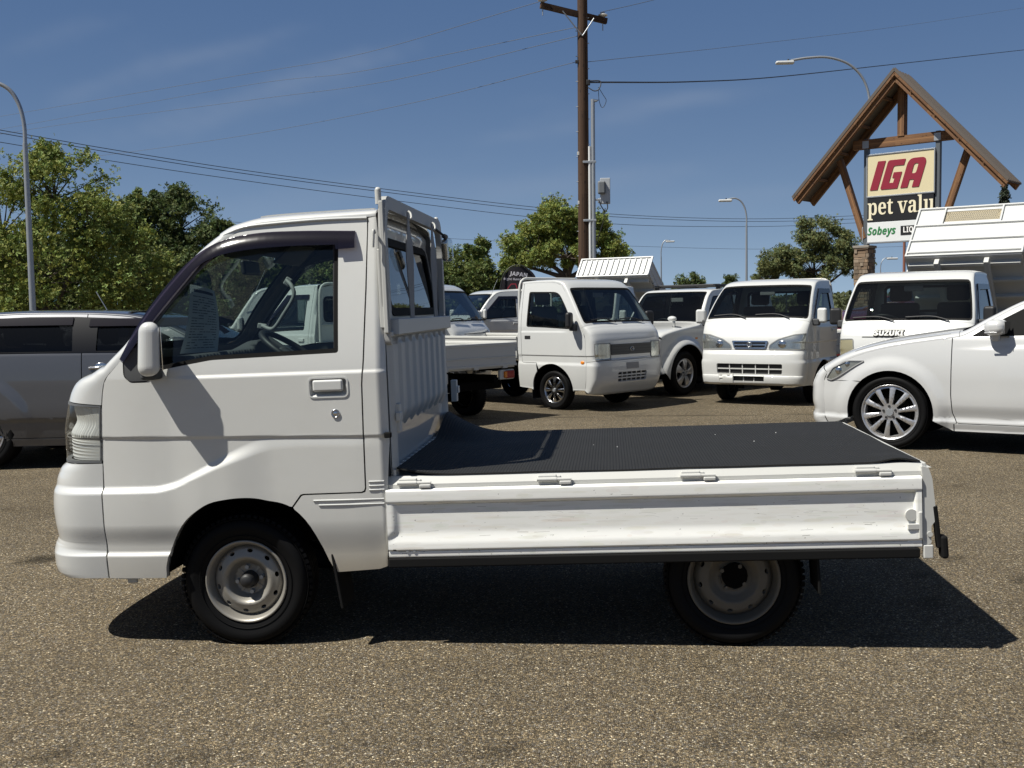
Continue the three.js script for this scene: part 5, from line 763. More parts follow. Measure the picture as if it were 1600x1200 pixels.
{
  const th = -175 * Math.PI / 180, ax = [Math.cos(th), -Math.sin(th)], az = [Math.sin(th), Math.cos(th)];
  const O = [-3.93 - 2.7 * ax[0] + 0.84 * az[0], -3.93 - 2.7 * ax[1] + 0.84 * az[1]];
  const K = car('parked_wagon', 'grey metallic wagon with dark windows behind the cab of the foreground pickup', 'station wagon', wagonSpec([O[0], 0, O[1]], th, phys(0.098, 0.101, 0.112, 0.38, { metalness: 0.4, clearcoat: 1, clearcoatRoughness: 0.03 })));
  for (const s of [1, -1]) obj('window_band', [K.B.side(s, rp([[0.86, 0.985], [1.0, 1.075], [1.24, 1.20], [1.5, 1.278], [1.9, 1.296], [2.3, 1.30], [2.8, 1.284], [3.1, 1.238], [3.30, 1.14], [3.24, 1.0]], 0.02, 3), [rp([[1.02, 1.0], [1.25, 1.185], [1.50, 1.25], [1.70, 1.26], [1.68, 1.0]], 0.02, 3), rp([[1.88, 1.0], [1.92, 1.268], [2.3, 1.276], [2.64, 1.266], [2.64, 1.0]], 0.02, 3), rp([[2.82, 1.01], [2.82, 1.255], [3.1, 1.21], [3.24, 1.13], [3.2, 1.03]], 0.02, 3)], { grid: [0.06, 0.04], off: 0.003 })], phys(0.008, 0.008, 0.009, 0.15, {}), K.t);
  obj('antenna', [rod([2.0 - 0.20, 1.34, -0.2], [2.0 - 0.10, 1.52, -0.2], 0.004)], M.galv, K.t);
  car('parked_wagon', 'white car behind the grey wagon, only its roof showing at the left edge', 'car', wagonSpec([-3.9, 0, -8.2], th, M.white, { coarse: 2 }));
  car('parked_wagon', 'dark red car in the gap between two white pickups near the stone sign pillar', 'car', wagonSpec([6.0, 0, -14.6], 20 * Math.PI / 180, phys(0.09, 0.008, 0.012, 0.3, { clearcoat: 1, clearcoatRoughness: 0.05 }), { coarse: 2 })).t.scale.set(1.05, 1.28, 1.05);
}
{ // small white off-road car
  const z = (x, y) => {
    let v = 0.70 - 0.02 * Math.pow(clamp((0.55 - y) / 0.3, 0, 1), 2);
    if (y > 1.03) v = 0.69 - 0.075 * Math.pow((y - 1.03) / 0.5, 1.1);
    v -= 0.05 * Math.pow(clamp((-0.1 - x) / 0.55, 0, 1.2), 2);
    for (const cx of [0, 2.25]) v += 0.075 * ss(0.58, 0.44, Math.hypot((x - cx) * 0.93, (y - 0.30) * 0.98)) * ss(0.95, 0.85, y);
    return v;
  };
  const win = (p) => rp(p, 0.03, 3), th = 52 * Math.PI / 180, O = [2.54 - 0.72 * Math.sin(th), -11.06 - 0.72 * Math.cos(th)];
  const K = car('off_road_car', 'compact white off-road car with black roof rack and hood-mounted mirror', 'off-road car', {
    pos: [O[0], 0, O[1]], turn: th, paint: M.white, z, n: 4, front: [[0.36, -0.52, 0.10], [0.48, -0.55, 0.16], [0.70, -0.55, 0.14], [0.84, -0.52, 0.10]], fbase: 0.36,
    top: [[-0.54, 0.82, 0.11], [-0.45, 0.875, 0.09], [-0.2, 0.93, 0.08], [0.2, 0.98, 0.075], [0.40, 1.01, 0.07], [0.48, 1.06, 0.06], [0.66, 1.33, 0.05], [0.78, 1.48, 0.04], [0.90, 1.545, 0.035], [1.3, 1.57, 0.03], [2.0, 1.57, 0.03], [2.55, 1.55, 0.03]], rear: [[0.42, 2.60, 0.06], [0.9, 2.62, 0.06], [1.55, 2.55, 0.03]], rg: [1.05, 1.45], join: [-0.52, 2.55],
    sill: 0.32, ac: 0.33, ar: 0.43, wb: 2.25, seams: [0.50, 1.55, 1.90], win1: win([[0.60, 1.05], [0.72, 1.28], [0.86, 1.47], [1.42, 1.50], [1.45, 1.06]]), win2: null, win3: win([[1.62, 1.07], [1.62, 1.49], [2.42, 1.48], [2.46, 1.08]]),
    glass: M.dark, hy: 0.92, r: 0.335, rim: 0.215, spokes: 5, wide: 0.55, track: 0.70, half: 0.70, ws: [0.44, 0.84], lamp: null, seatY: 0.75,
    fslots: [[[-0.45, 0.56], [0.45, 0.56], [0.45, 0.74], [-0.45, 0.74]]],
  });
  K.t.scale.y = 0.985;
  const p = K.B.T(K.w(0.80), -0.05, 0.0), m = obj('hood_mirror', [tube([[p.x, p.y - 0.02, p.z], [p.x - 0.05, p.y + 0.05, p.z + 0.03], [p.x - 0.06, p.y + 0.10, p.z + 0.02]], 0.02, 12, 8), new THREE.SphereGeometry(0.065, 18, 12).scale(0.8, 0.62, 1.1).translate(p.x - 0.06, p.y + 0.12, p.z)], M.white, K.t);
  for (const s of [1, -1]) { const c = K.B.F(s * K.w(0.72), 0.66, 0.004); obj('headlamp', [cyl(0.085, 0.085, 0.03, 0, 0, 0, 'x', 28).translate(c.x, c.y, c.z)], M.reflector, K.t); obj('side_marker', [box(0.05, 0.025, 0.012, 0.30, 0.84, s * (z(0.30, 0.84) + 0.003), 0.004)], M.amber, K.t); }
  const rk = obj('roof_rack', [rod([1.0, 1.635, 0.56], [2.4, 1.635, 0.56], 0.022), rod([1.0, 1.635, -0.56], [2.4, 1.635, -0.56], 0.022), rod([1.15, 1.645, -0.56], [1.15, 1.645, 0.56], 0.018), rod([2.2, 1.645, -0.56], [2.2, 1.645, 0.56], 0.018), ...[[1.1, 1], [2.3, 1], [1.1, -1], [2.3, -1]].map(([x, s]) => box(0.10, 0.08, 0.03, x, 1.61, s * 0.57, 0.01))], M.black, K.t);
  const im = K.B.T(0, 0.78, -0.09); obj('interior_mirror', [box(0.03, 0.07, 0.22, im.x + 0.03, im.y - 0.02, 0, 0.012)], M.handleGrey, K.t);
  const ps = K.B.T(K.w(-0.2), 0.50, -0.04); obj('paper_sheet', [box(0.12, 0.006, 0.30, ps.x + 0.08, ps.y - 0.02, ps.z, 0.001, [0, 0, 0.15])], M.paper, K.t);
}
// ---------------------------------------------------------------- trees
const leafGeo = (() => { const g = []; const R = rng(4); for (let k = 0; k < 5; k++) { const p = new THREE.PlaneGeometry(0.62, 0.34, 2, 1); const a = p.attributes.position; for (let i = 0; i < a.count; i++) a.setZ(i, -0.35 * a.getX(i) * a.getX(i)); p.rotateX(R() * 6.3); p.rotateY(R() * 6.3); p.rotateZ(R() * 6.3); p.translate((R() - 0.5) * 1.1, (R() - 0.5) * 1.0, (R() - 0.5) * 1.1); g.push(p); } const m = merge(g); m.computeVertexNormals(); return m; })();
const leafMat = phys(1, 1, 1, 0.75, { transmission: 0.38, thickness: 0, side: THREE.DoubleSide, specularIntensity: 0.4 });
const barkMat = std(0.085, 0.07, 0.055, 0.95);
function tree(name, label, { pos, h, lobes, base = 0.2, leaves = 5000, size = 0.17, col, seed = 1, dense = 1, trunkR = 0.16, group, category = 'tree', vary = 0.35, stems = 1 }) {
  leaves = Math.round(leaves * 2.1 * dense); size *= 0.66;
  const t = thing(name, label, category, pos, 0, group), R = rng(seed), gauss = () => (R() + R() + R() - 1.5) * 0.9, limbs = [], spots = [];
  const wob = (a, b, r1, r2, k = 4) => { let p = a; for (let i = 1; i <= k; i++) { const f = i / k, q = [lerp(a[0], b[0], f) + (i < k ? (R() - 0.5) * 0.10 * (r1 * 8) : 0), lerp(a[1], b[1], f), lerp(a[2], b[2], f) + (i < k ? (R() - 0.5) * 0.10 * (r1 * 8) : 0)]; limbs.push(rod(p, q, lerp(r1, r2, (i - 1) / k), lerp(r1, r2, f), 7)); p = q; } };
  const fork = [0, h * base, 0];
  for (let s = 0; s < stems; s++) { const off = stems > 1 ? [(R() - 0.5) * 0.8, 0, (R() - 0.5) * 0.8] : [0, 0, 0]; wob(off, [off[0] * 1.6, fork[1], off[2] * 1.6], trunkR, trunkR * 0.75, 3); }
  for (const L of lobes) {                                            // L = [x, y, z, rx, ry, rz, share]
    wob(fork, [L[0] * 0.85, L[1] - L[4] * 0.35, L[2] * 0.85], trunkR * 0.6, trunkR * 0.22, 5);
    const n = Math.max(5, Math.round(26 * (L[6] || 1)));
    for (let k = 0; k < n; k++) {
      let d; do { d = [R() * 2 - 1, R() * 2 - 1, R() * 2 - 1]; } while (Math.hypot(...d) > 1 || Math.hypot(...d) < 0.35);
      const c = [L[0] + d[0] * L[3], L[1] + d[1] * L[4], L[2] + d[2] * L[5]], s = (0.20 + 0.20 * R()) * Math.min(L[3], L[4]);
      wob([L[0] * 0.9, L[1] - L[4] * 0.3, L[2] * 0.9], c, trunkR * 0.20, trunkR * 0.05, 3); spots.push([c, s]);
    }
  }
  obj('trunk', limbs, barkMat, t);
  const m = new THREE.InstancedMesh(leafGeo, leafMat, leaves), M4 = new THREE.Matrix4(), q = new THREE.Quaternion(), e = new THREE.Euler(), C = new THREE.Color();
  for (let i = 0; i < leaves; i++) {
    const [c, s] = spots[Math.floor(R() * spots.length)], p = V(c[0] + gauss() * s * 1.35, c[1] + gauss() * s * 1.1, c[2] + gauss() * s * 1.35);
    e.set(R() * 6.3, R() * 6.3, R() * 6.3); const k = size * (0.6 + 0.8 * R()); M4.compose(p, q.setFromEuler(e), V(k, k, k)); m.setMatrixAt(i, M4);
    const f = 1 + vary * (R() * 2 - 1), y = R(); C.setRGB(col[0] * f * (0.85 + 0.4 * y), col[1] * f, col[2] * f * (1.1 - 0.3 * y)); m.setColorAt(i, C);
  }
  m.name = 'crown'; m.userData.kind = 'stuff'; m.castShadow = m.receiveShadow = true; t.add(m); return t;
}
const YG = [0.205, 0.255, 0.062], MG = [0.135, 0.180, 0.050], DG = [0.085, 0.122, 0.038], GG = [0.150, 0.180, 0.072];
tree('broadleaf_tree', 'tall pale green tree with airy top behind the grey wagon at far left', { pos: [-14.4, 0, -24.4], h: 6.2, base: 0.15, trunkR: 0.13, stems: 3, seed: 3, leaves: 7000, size: 0.135, col: YG, lobes: [[0.4, 4.9, 0, 1.5, 1.2, 1.2, 0.9], [-1.2, 4.0, 0.2, 1.3, 1.2, 1.2, 0.9], [1.5, 4.0, 0, 1.3, 1.0, 1.2, 0.9], [0, 2.6, 0.3, 2.1, 1.3, 1.5, 1.4], [0.2, 5.7, 0, 0.8, 0.55, 0.6, 0.35], [2.3, 2.6, -0.3, 1.2, 1.2, 1.1, 0.8], [-0.2, 1.2, 0.5, 2.6, 0.9, 1.2, 0.9]] });
tree('broadleaf_tree', 'bright green spreading tree cut by the left picture edge', { pos: [-18.2, 0, -25.5], h: 4.9, base: 0.15, stems: 2, seed: 5, leaves: 6000, size: 0.15, col: YG, lobes: [[0.6, 3.5, 0, 1.7, 1.2, 1.3, 1], [1.4, 2.2, 0.2, 1.9, 1.2, 1.3, 1], [0, 1.2, 0.3, 2.3, 0.9, 1.2, 0.9]] });
const DK = [[-20.4, -36, 5.0, 2.3, DG, 'dark tree filling behind the airy pale tree at left'], [-23.2, -35.5, 5.0, 2.4, DG, 'dark tree at the left edge behind the spreading bright tree'], [-17.3, -36, 6.0, 2.3, MG, 'leafy mid green tree between the airy pale tree and the dark trees at left'], [-15.4, -36.8, 6.3, 2.2, DG, 'tallest dark green tree in the dense row left of the pickup cab'], [-13.5, -36.2, 5.0, 1.9, DG, 'dark tree with pointed crown sloping down to the pickup roof'], [-11.6, -37.0, 4.1, 2.0, DG, 'dark green tree just behind the windshield pillar of the foreground pickup'], [-9.2, -37.4, 4.6, 2.1, MG, 'green tree seen through the windshield of the foreground pickup'], [-6.8, -37.4, 4.4, 2.1, DG, 'dark tree seen through the side window of the foreground pickup'], [-4.4, -38.5, 4.1, 2.0, MG, 'green tree behind the cab back wall of the foreground pickup']];
DK.forEach(([x, z, h, r, c, l], i) => tree('broadleaf_tree', l, { pos: [x, 0, z], h, base: 0.2, seed: 20 + i, leaves: 6500, size: 0.17, col: c, vary: 0.45, stems: 2, lobes: [[0, h - 1.3, 0, r * 0.62, 1.2, r * 0.6, 0.9], [-r * 0.45, h * 0.55, 0.2, r * 0.65, h * 0.26, r * 0.7, 1], [r * 0.45, h * 0.52, 0.1, r * 0.65, h * 0.26, r * 0.7, 1], [0, h * 0.25, 0.6, r, h * 0.24, r * 0.7, 1.1], [(i % 3 - 1) * 0.5, h - 0.45, 0, r * 0.28, 0.5, r * 0.28, 0.3]] }));
tree('broadleaf_tree', 'round yellow-green tree behind the wooden utility pole', { pos: [-0.3, 0, -41], h: 6.0, base: 0.42, trunkR: 0.2, seed: 41, leaves: 9000, size: 0.15, col: YG, lobes: [[-1.5, 3.9, 0, 1.25, 0.95, 1.2, 1], [-0.5, 5.0, 0, 1.1, 0.95, 1.1, 0.9], [0.8, 4.7, 0, 1.0, 0.9, 1.1, 0.9], [1.75, 3.7, 0, 0.95, 0.85, 1.0, 0.9], [0, 3.6, 0.4, 1.4, 0.8, 1.1, 0.9], [-2.2, 3.3, 0, 0.7, 0.55, 0.7, 0.5]] });
tree('broadleaf_tree', 'wide olive green tree left of the timber sign', { pos: [10.9, 0, -46.8], h: 5.5, base: 0.3, trunkR: 0.14, stems: 3, seed: 51, leaves: 9500, size: 0.125, col: GG, lobes: [[0.2, 4.5, 0, 1.0, 0.85, 1, 0.9], [-1.4, 3.3, 0, 1.0, 0.85, 0.9, 0.9], [1.2, 3.9, 0, 1.0, 0.8, 0.9, 0.9], [0, 3.0, 0.2, 1.6, 0.8, 1.1, 1.1], [2.0, 3.2, 0, 0.8, 0.7, 0.8, 0.7], [-2.1, 2.6, 0, 0.6, 0.6, 0.7, 0.5]] });
const smallTree = (x, z, h, l, s) => tree('small_tree', l, { pos: [x, 0, z], h, base: 0.3, seed: s, leaves: 1600, size: 0.16, col: DG, lobes: [[0, h * 0.72, 0, 0.75, h * 0.2, 0.75, 0.7], [0.4, h * 0.55, 0, 0.6, h * 0.2, 0.6, 0.5], [-0.4, h * 0.52, 0, 0.6, h * 0.2, 0.6, 0.5]] });
smallTree(3.6, -55.8, 3.5, 'small dark tree right of the centre tipped dump bed', 61); smallTree(5.9, -56.0, 3.4, 'small dark bushy tree above the roof rack of the off-road car', 62); smallTree(8.5, -56.4, 3.2, 'small sparse tree at the foot of the far curved street lamp', 63);
[[-11.5, -61, 3.3], [-9.6, -60, 3.6], [-7.6, -60.5, 3.9], [-5.9, -60.5, 3.5]].forEach(([x, z, h], i) => tree('bush', ['olive bush just right of the foreground pickup cab', 'rounded olive bush left of the black feather flag', 'tall olive bush behind the black feather flag', 'olive bush between the feather flag and the round tree'][i], { pos: [x, 0, z], h, base: 0.12, stems: 3, trunkR: 0.06, seed: 70 + i, leaves: 2600, size: 0.19, col: [0.10, 0.105, 0.048], category: 'bush', lobes: [[0, h * 0.6, 0, 1.4, h * 0.32, 1, 1], [0.5, h * 0.35, 0, 1.4, h * 0.3, 1, 0.8]] }));
{ // spruce top at the right edge
  const t = thing('spruce_tree', 'dark blue-green spruce top above the tipped dump bed at right', 'tree', [30.8, 0, -79]), R = rng(91), m = new THREE.InstancedMesh(leafGeo, leafMat, 3000), M4 = new THREE.Matrix4(), q = new THREE.Quaternion(), e = new THREE.Euler(), C = new THREE.Color();
  obj('trunk', [rod([0, 0, 0], [0, 10.2, 0], 0.2, 0.02)], barkMat, t);
  for (let i = 0; i < 3000; i++) { const f = Math.pow(R(), 0.7), y = 10.6 - f * 9, tier = 0.75 + 0.25 * Math.sin(y * 7), r = (0.06 + f * 2.0) * tier * Math.sqrt(R()), a = R() * 6.3; e.set(R() * 6, R() * 6, R() * 6); const k = 0.16 + 0.1 * R(); M4.compose(V(r * Math.cos(a), y - r * 0.25, r * Math.sin(a)), q.setFromEuler(e), V(k, k, k)); m.setMatrixAt(i, M4); C.setRGB(0.035 + 0.02 * R(), 0.05 + 0.02 * R(), 0.036); m.setColorAt(i, C); }
  m.name = 'crown'; m.userData.kind = 'stuff'; m.castShadow = true; t.add(m);
}
{ // verge and distant scrub that close the lot
  const R = rng(17), n = 14000, m = new THREE.InstancedMesh(leafGeo, leafMat, n), M4 = new THREE.Matrix4(), q = new THREE.Quaternion(), e = new THREE.Euler(), C = new THREE.Color();
  for (let i = 0; i < n; i++) { const x = -70 + 160 * R(), z = -66 - 30 * R(), hh = 1.0 + 1.0 * fbm(x * 0.09, 1, z * 0.05, 3) + 0.7; e.set(R() * 6, R() * 6, R() * 6); const k = 0.3 + 0.3 * R(); M4.compose(V(x, hh * Math.sqrt(R()), z), q.setFromEuler(e), V(k, k, k)); m.setMatrixAt(i, M4); const f = 0.7 + 0.6 * R(); C.setRGB(0.085 * f, 0.10 * f, 0.04 * f); m.setColorAt(i, C); }
  m.name = 'far_scrub'; tag(m, 'low olive scrub along the far edge of the lot', 'scrub', null, 'stuff'); scene.add(m);
}
// ---------------------------------------------------------------- wood
const woodTex = canvasTex(512, 512, (c, W, H) => {
  c.fillStyle = '#c9c0b4'; c.fillRect(0, 0, W, H); const R = rng(33);
  for (let k = 0; k < 700; k++) { const x = R() * W, w = 0.6 + 3 * R(); c.fillStyle = R() < 0.6 ? `rgba(60,35,18,${0.05 + 0.2 * R()})` : `rgba(250,225,190,${0.04 + 0.12 * R()})`; c.beginPath(); let px = x; c.moveTo(px, 0); for (let y = 0; y <= H; y += 32) { px += (R() - 0.5) * 2.2; c.lineTo(px, y); } for (let y = H; y >= 0; y -= 32) c.lineTo(px + w, y); c.fill(); }
  for (let k = 0; k < 14; k++) { const x = R() * W, y = R() * H; c.fillStyle = 'rgba(50,26,12,0.6)'; c.beginPath(); c.ellipse(x, y, 4 + 5 * R(), 7 + 8 * R(), 0, 0, 7); c.fill(); }
});
const timber = new THREE.MeshStandardMaterial({ color: lin(0.37, 0.215, 0.105), map: woodTex, roughness: 0.75 });
const poleWood = new THREE.MeshStandardMaterial({ color: lin(0.125, 0.075, 0.045), map: woodTex, roughness: 0.9 });
const uvBar = (a, b, w, h) => { const g = bar(a, b, w, h), L = Math.hypot(b[0] - a[0], b[1] - a[1], b[2] - a[2]), p = g.attributes.uv; const nrm = g.attributes.normal; for (let i = 0; i < p.count; i++) { const face = Math.floor(i / 4); const u = p.getX(i), v = p.getY(i); if (face < 2) p.setXY(i, v * h, u * L * 0.5); else if (face < 4) p.setXY(i, u * w, v * L * 0.5); else p.setXY(i, u * w, v * h); } return g; };
// ---------------------------------------------------------------- utility pole
{
  const t = thing('utility_pole', 'tall brown wooden utility pole with crossarm and grey conduits', 'utility pole', [0.78, 0, -23.6]);
  t.rotation.z = -0.004;
  obj('pole', [(() => { const g = new THREE.CylinderGeometry(0.125, 0.16, 10.6, 20, 12); g.translate(0, 5.3, 0); const p = g.attributes.uv; for (let i = 0; i < p.count; i++) p.setXY(i, p.getX(i) * 0.9, p.getY(i) * 5); return g; })()], poleWood, t);
  obj('crossarm', [uvBar([-1.05, 8.98, 0.28], [0.62, 8.70, -0.42], 0.11, 0.14).translate(0, 0, 0.15)], poleWood, t);
  for (const s of [1, -1]) obj('crossarm_brace', [rod(s > 0 ? [0.30, 8.72, 0.0] : [-0.5, 8.86, 0.28], [0, 8.25, 0.14], 0.016)], M.galv, t);
  for (const [x, y, z] of [[-1.0, 9.05, 0.40], [0.52, 8.78, -0.24]]) { const i = obj('insulator', [new THREE.LatheGeometry([[0, 0], [0.045, 0], [0.06, 0.03], [0.12, 0.05], [0.125, 0.08], [0.07, 0.10], [0.05, 0.15], [0, 0.16]].map((p) => new THREE.Vector2(...p)), 16).translate(x, y, z)], std(0.55, 0.54, 0.5, 0.3), t); obj('insulator_pin', [rod([x, y, z], [x, y - 0.32, z], 0.014)], M.galv, i); }
  obj('conduit', [tube([[0.27, 0, 0.12], [0.26, 3, 0.12], [0.255, 6.4, 0.12], [0.27, 6.62, 0.12], [0.33, 6.66, 0.12], [0.37, 6.60, 0.12]], 0.055, 40, 10)], M.galv, t);
  obj('white_conduit', [rod([0.17, 0, 0.13], [0.165, 5.45, 0.13], 0.038)], std(0.62, 0.63, 0.63, 0.5), t);
  for (const y of [2.4, 5.05, 3.55]) obj('pipe_clamp', [box(0.34, 0.06, 0.05, 0.16, y, 0.15, 0.01)], M.galv, t);
  const b = obj('equipment_box', [box(0.26, 0.66, 0.14, 0.56, 4.30, 0.10, 0.015)], std(0.40, 0.42, 0.44, 0.5), t); obj('box_cover', [box(0.20, 0.34, 0.16, 0.47, 4.38, 0.20, 0.05)], std(0.14, 0.15, 0.16, 0.6), b); obj('box_arm', [box(0.24, 0.05, 0.05, 0.34, 4.08, 0.12, 0.01), box(0.10, 0.12, 0.08, 0.42, 4.05, 0.14, 0.02)], M.galv, b);
  obj('cable_loop', [tube([[0.38, 4.10, 0.16], [0.45, 3.92, 0.2], [0.55, 3.78, 0.2], [0.62, 3.86, 0.2], [0.60, 4.02, 0.18]], 0.016, 24, 6), tube([[0.56, 3.86, 0.18], [0.50, 3.5, 0.15], [0.40, 3.2, 0.15], [0.33, 2.95, 0.15]], 0.010, 20, 6), tube([[0.14, 6.95, 0.1], [0.30, 6.85, 0.15], [0.42, 6.90, 0.15], [0.45, 7.10, 0.1], [0.16, 7.12, 0.1]], 0.014, 24, 6), tube([[0.40, 6.95, 0.12], [0.52, 6.75, 0.12], [0.60, 6.6, 0.12], [0.50, 6.42, 0.12], [0.42, 6.6, 0.12], [0.40, 6.9, 0.12]], 0.008, 24, 6)], M.black, t);
  obj('wire_bracket', [box(0.10, 0.14, 0.10, 0.14, 7.08, 0.08, 0.02), box(0.10, 0.08, 0.08, -0.14, 7.62, 0.06, 0.01)], M.black, t);
  const st = []; for (let k = 0; k < 22; k++) st.push(cyl(0.012, 0.012, 0.06, (k % 2 ? 0.14 : -0.15), 2 + k * 0.32, 0.05, 'x', 6)); obj('pole_nail', st, M.galv, t).userData.kind = 'stuff';
  for (const [x, y] of [[-0.13, 5.28], [-0.12, 4.02], [-0.12, 1.95]]) obj('pole_tag', [box(0.06, 0.09, 0.03, x, y, 0.08, 0.01)], M.worn, t);
}
// ---------------------------------------------------------------- wires
const thinWire = std(0.10, 0.11, 0.125, 0.7);
function wire(label, pts, r, mat = M.black) { const w = obj('power_line', [tube(pts, r, 90, 5)], mat); tag(w, label, 'power line'); return w; }
wire('uppermost thin power line from the left crossarm insulator to the top left', [[-0.27, 9.27, -23.85], [-7.31, 10.34, -33.35], [-14.40, 11.13, -39.80], [-32.32, 12.43, -53.36], [-50, 13.6, -66]], 0.008, thinWire);
wire('second thin power line leading left from the crossarm', [[0.72, 8.52, -23.6], [-7.32, 9.73, -33.30], [-14.07, 10.98, -40.83], [-31.98, 12.30, -55.39], [-50, 13.4, -69]], 0.008, thinWire);
wire('third thin power line leading left below the crossarm', [[0.72, 8.28, -23.55], [-6.42, 9.36, -33.36], [-14.08, 10.33, -40.78], [-32.35, 11.94, -55.33], [-50, 12.9, -69]], 0.008, thinWire);
wire('thin power line leading left from the black bracket high on the pole', [[0.64, 7.62, -23.55], [-5.53, 8.58, -33.39], [-14.77, 9.18, -42.65], [-26.06, 9.84, -51.73], [-34.60, 10.28, -57.03], [-50, 11, -67]], 0.008, thinWire);
wire('upper of the two dark parallel power lines crossing the whole sky', [[-30, 9.4, -25], [-21.08, 8.22, -33.95], [-17.93, 7.82, -37.23], [-14.11, 7.38, -40.57], [-9.24, 6.97, -45.01], [-2.57, 6.56, -51.63], [3.19, 6.34, -56.17], [10.41, 6.54, -62.88], [18.05, 7.12, -69.66], [30, 8.2, -80]], 0.014);
wire('lower of the two dark parallel power lines crossing the whole sky', [[-30, 9.3, -25], [-21.08, 8.11, -33.95], [-17.93, 7.69, -37.23], [-14.11, 7.24, -40.56], [-9.24, 6.83, -45.00], [-2.57, 6.40, -51.62], [3.19, 6.20, -56.16], [10.41, 6.38, -62.87], [18.05, 6.91, -69.65], [30, 8, -80]], 0.014);
wire('single dark power line just below the parallel pair', [[-30, 8.9, -25], [-21.08, 7.77, -33.92], [-17.93, 7.36, -37.20], [-14.11, 6.94, -40.54], [-9.25, 6.50, -44.98], [-2.57, 6.03, -51.60], [3.19, 5.81, -56.13], [10.40, 6.07, -62.85], [16.34, 6.59, -69.47], [30, 7.8, -82]], 0.013);
wire('thin power line rising to the top right from the wooden pole', [[0.93, 7.62, -23.6], [6.46, 11.38, -38.71], [17.52, 16.63, -58.21], [32.37, 23.00, -80.15]], 0.008, thinWire);
wire('thick twisted service cable leading right from the wooden pole', [[0.98, 7.09, -23.55], [4.39, 9.19, -34.33], [9.01, 11.42, -44.98], [18.57, 15.44, -62.25], [33.89, 20.80, -84.16]], 0.024);
wire('short power line from the right crossarm insulator leaving the top edge', [[1.27, 8.96, -23.97], [2.37, 9.74, -26.14], [3.57, 10.57, -28.32]], 0.008, thinWire);
wire('faint distant power line low above the far trees', [[-30, 8.6, -78], [-12.48, 7.25, -85.00], [4.19, 6.57, -91.51], [18.56, 6.38, -97.84], [40, 7, -108]], 0.013);
// ---------------------------------------------------------------- street lamps
function lampPost(label, pos, H, reach, dir, r = 0.085) {
  const t = thing('street_lamp', label, 'street lamp', pos), d = [Math.cos(dir), Math.sin(dir)], P = (s, y) => [d[0] * s, y, d[1] * s];
  obj('lamp_pole', [rod([0, 0, 0], P(0, H * 0.8), r, r * 0.7, 12), tube([P(0, H * 0.79), P(0.0, H * 0.86), P(reach * 0.08, H * 0.925), P(reach * 0.25, H * 0.975), P(reach * 0.5, H), P(reach * 0.75, H * 1.0), P(reach * 0.95, H * 0.992)], r * 0.58, 36, 10)], M.galv, t);
  const h = obj('lamp_head', [(() => { const g = new RoundedBoxGeometry(0.75, 0.13, 0.26, 3, 0.06); g.rotateY(-dir); const p = P(reach * 1.02, H * 0.985); g.translate(...p); return g; })()], std(0.55, 0.56, 0.55, 0.5), t); obj('photo_cell', [cyl(0.04, 0.04, 0.07, ...P(reach * 0.98, H * 0.985 + 0.1), 'y', 10)], M.trim, h);
  return t;
}
lampPost('curved grey street lamp in front of the trees at the left edge', [-11.35, 0, -18.2], 6.38, 0.95, Math.PI - 0.3, 0.075);
lampPost('large curved street lamp arching left behind the timber sign', [12.12, 0, -41.2], 11.35, 3.35, Math.PI - 0.05, 0.085);
lampPost('distant curved street lamp standing right of the centre, above the white pickups', [9.1, 0, -56.6], 7.2, 1.15, Math.PI - 0.05, 0.075);
lampPost('faint far street lamp curving right, nearest the round tree', [5.8, 0, -86.5], 6.75, 0.75, -0.1, 0.075);
lampPost('thin far street lamp under the timber sign panels', [20.3, 0, -72.6], 4.4, 0.8, -0.1, 0.05);
tag(obj('signal_pole', [rod([0, 0, 0], [0, 7.2, 0], 0.10, 0.08).translate(20.6, 0, -67.7)], std(0.20, 0.08, 0.055, 0.7)), 'thin reddish pole seen under the timber sign panels', 'pole');
{ const t = thing('street_sign', 'small blue-green sign on a thin post above the grey wagon', 'sign', [-16.48, 0, -28.9]); obj('sign_post', [rod([0, 0, 0], [0, 1.9, 0], 0.03)], M.galv, t); obj('sign_plate', [box(0.20, 0.62, 0.02, 0, 2.0, 0.04, 0.006)], std(0.05, 0.13, 0.15, 0.5), t); obj('sign_band', [box(0.15, 0.07, 0.004, 0, 2.12, 0.053), box(0.15, 0.05, 0.004, 0, 1.95, 0.053)], std(0.25, 0.4, 0.42, 0.5), t); }
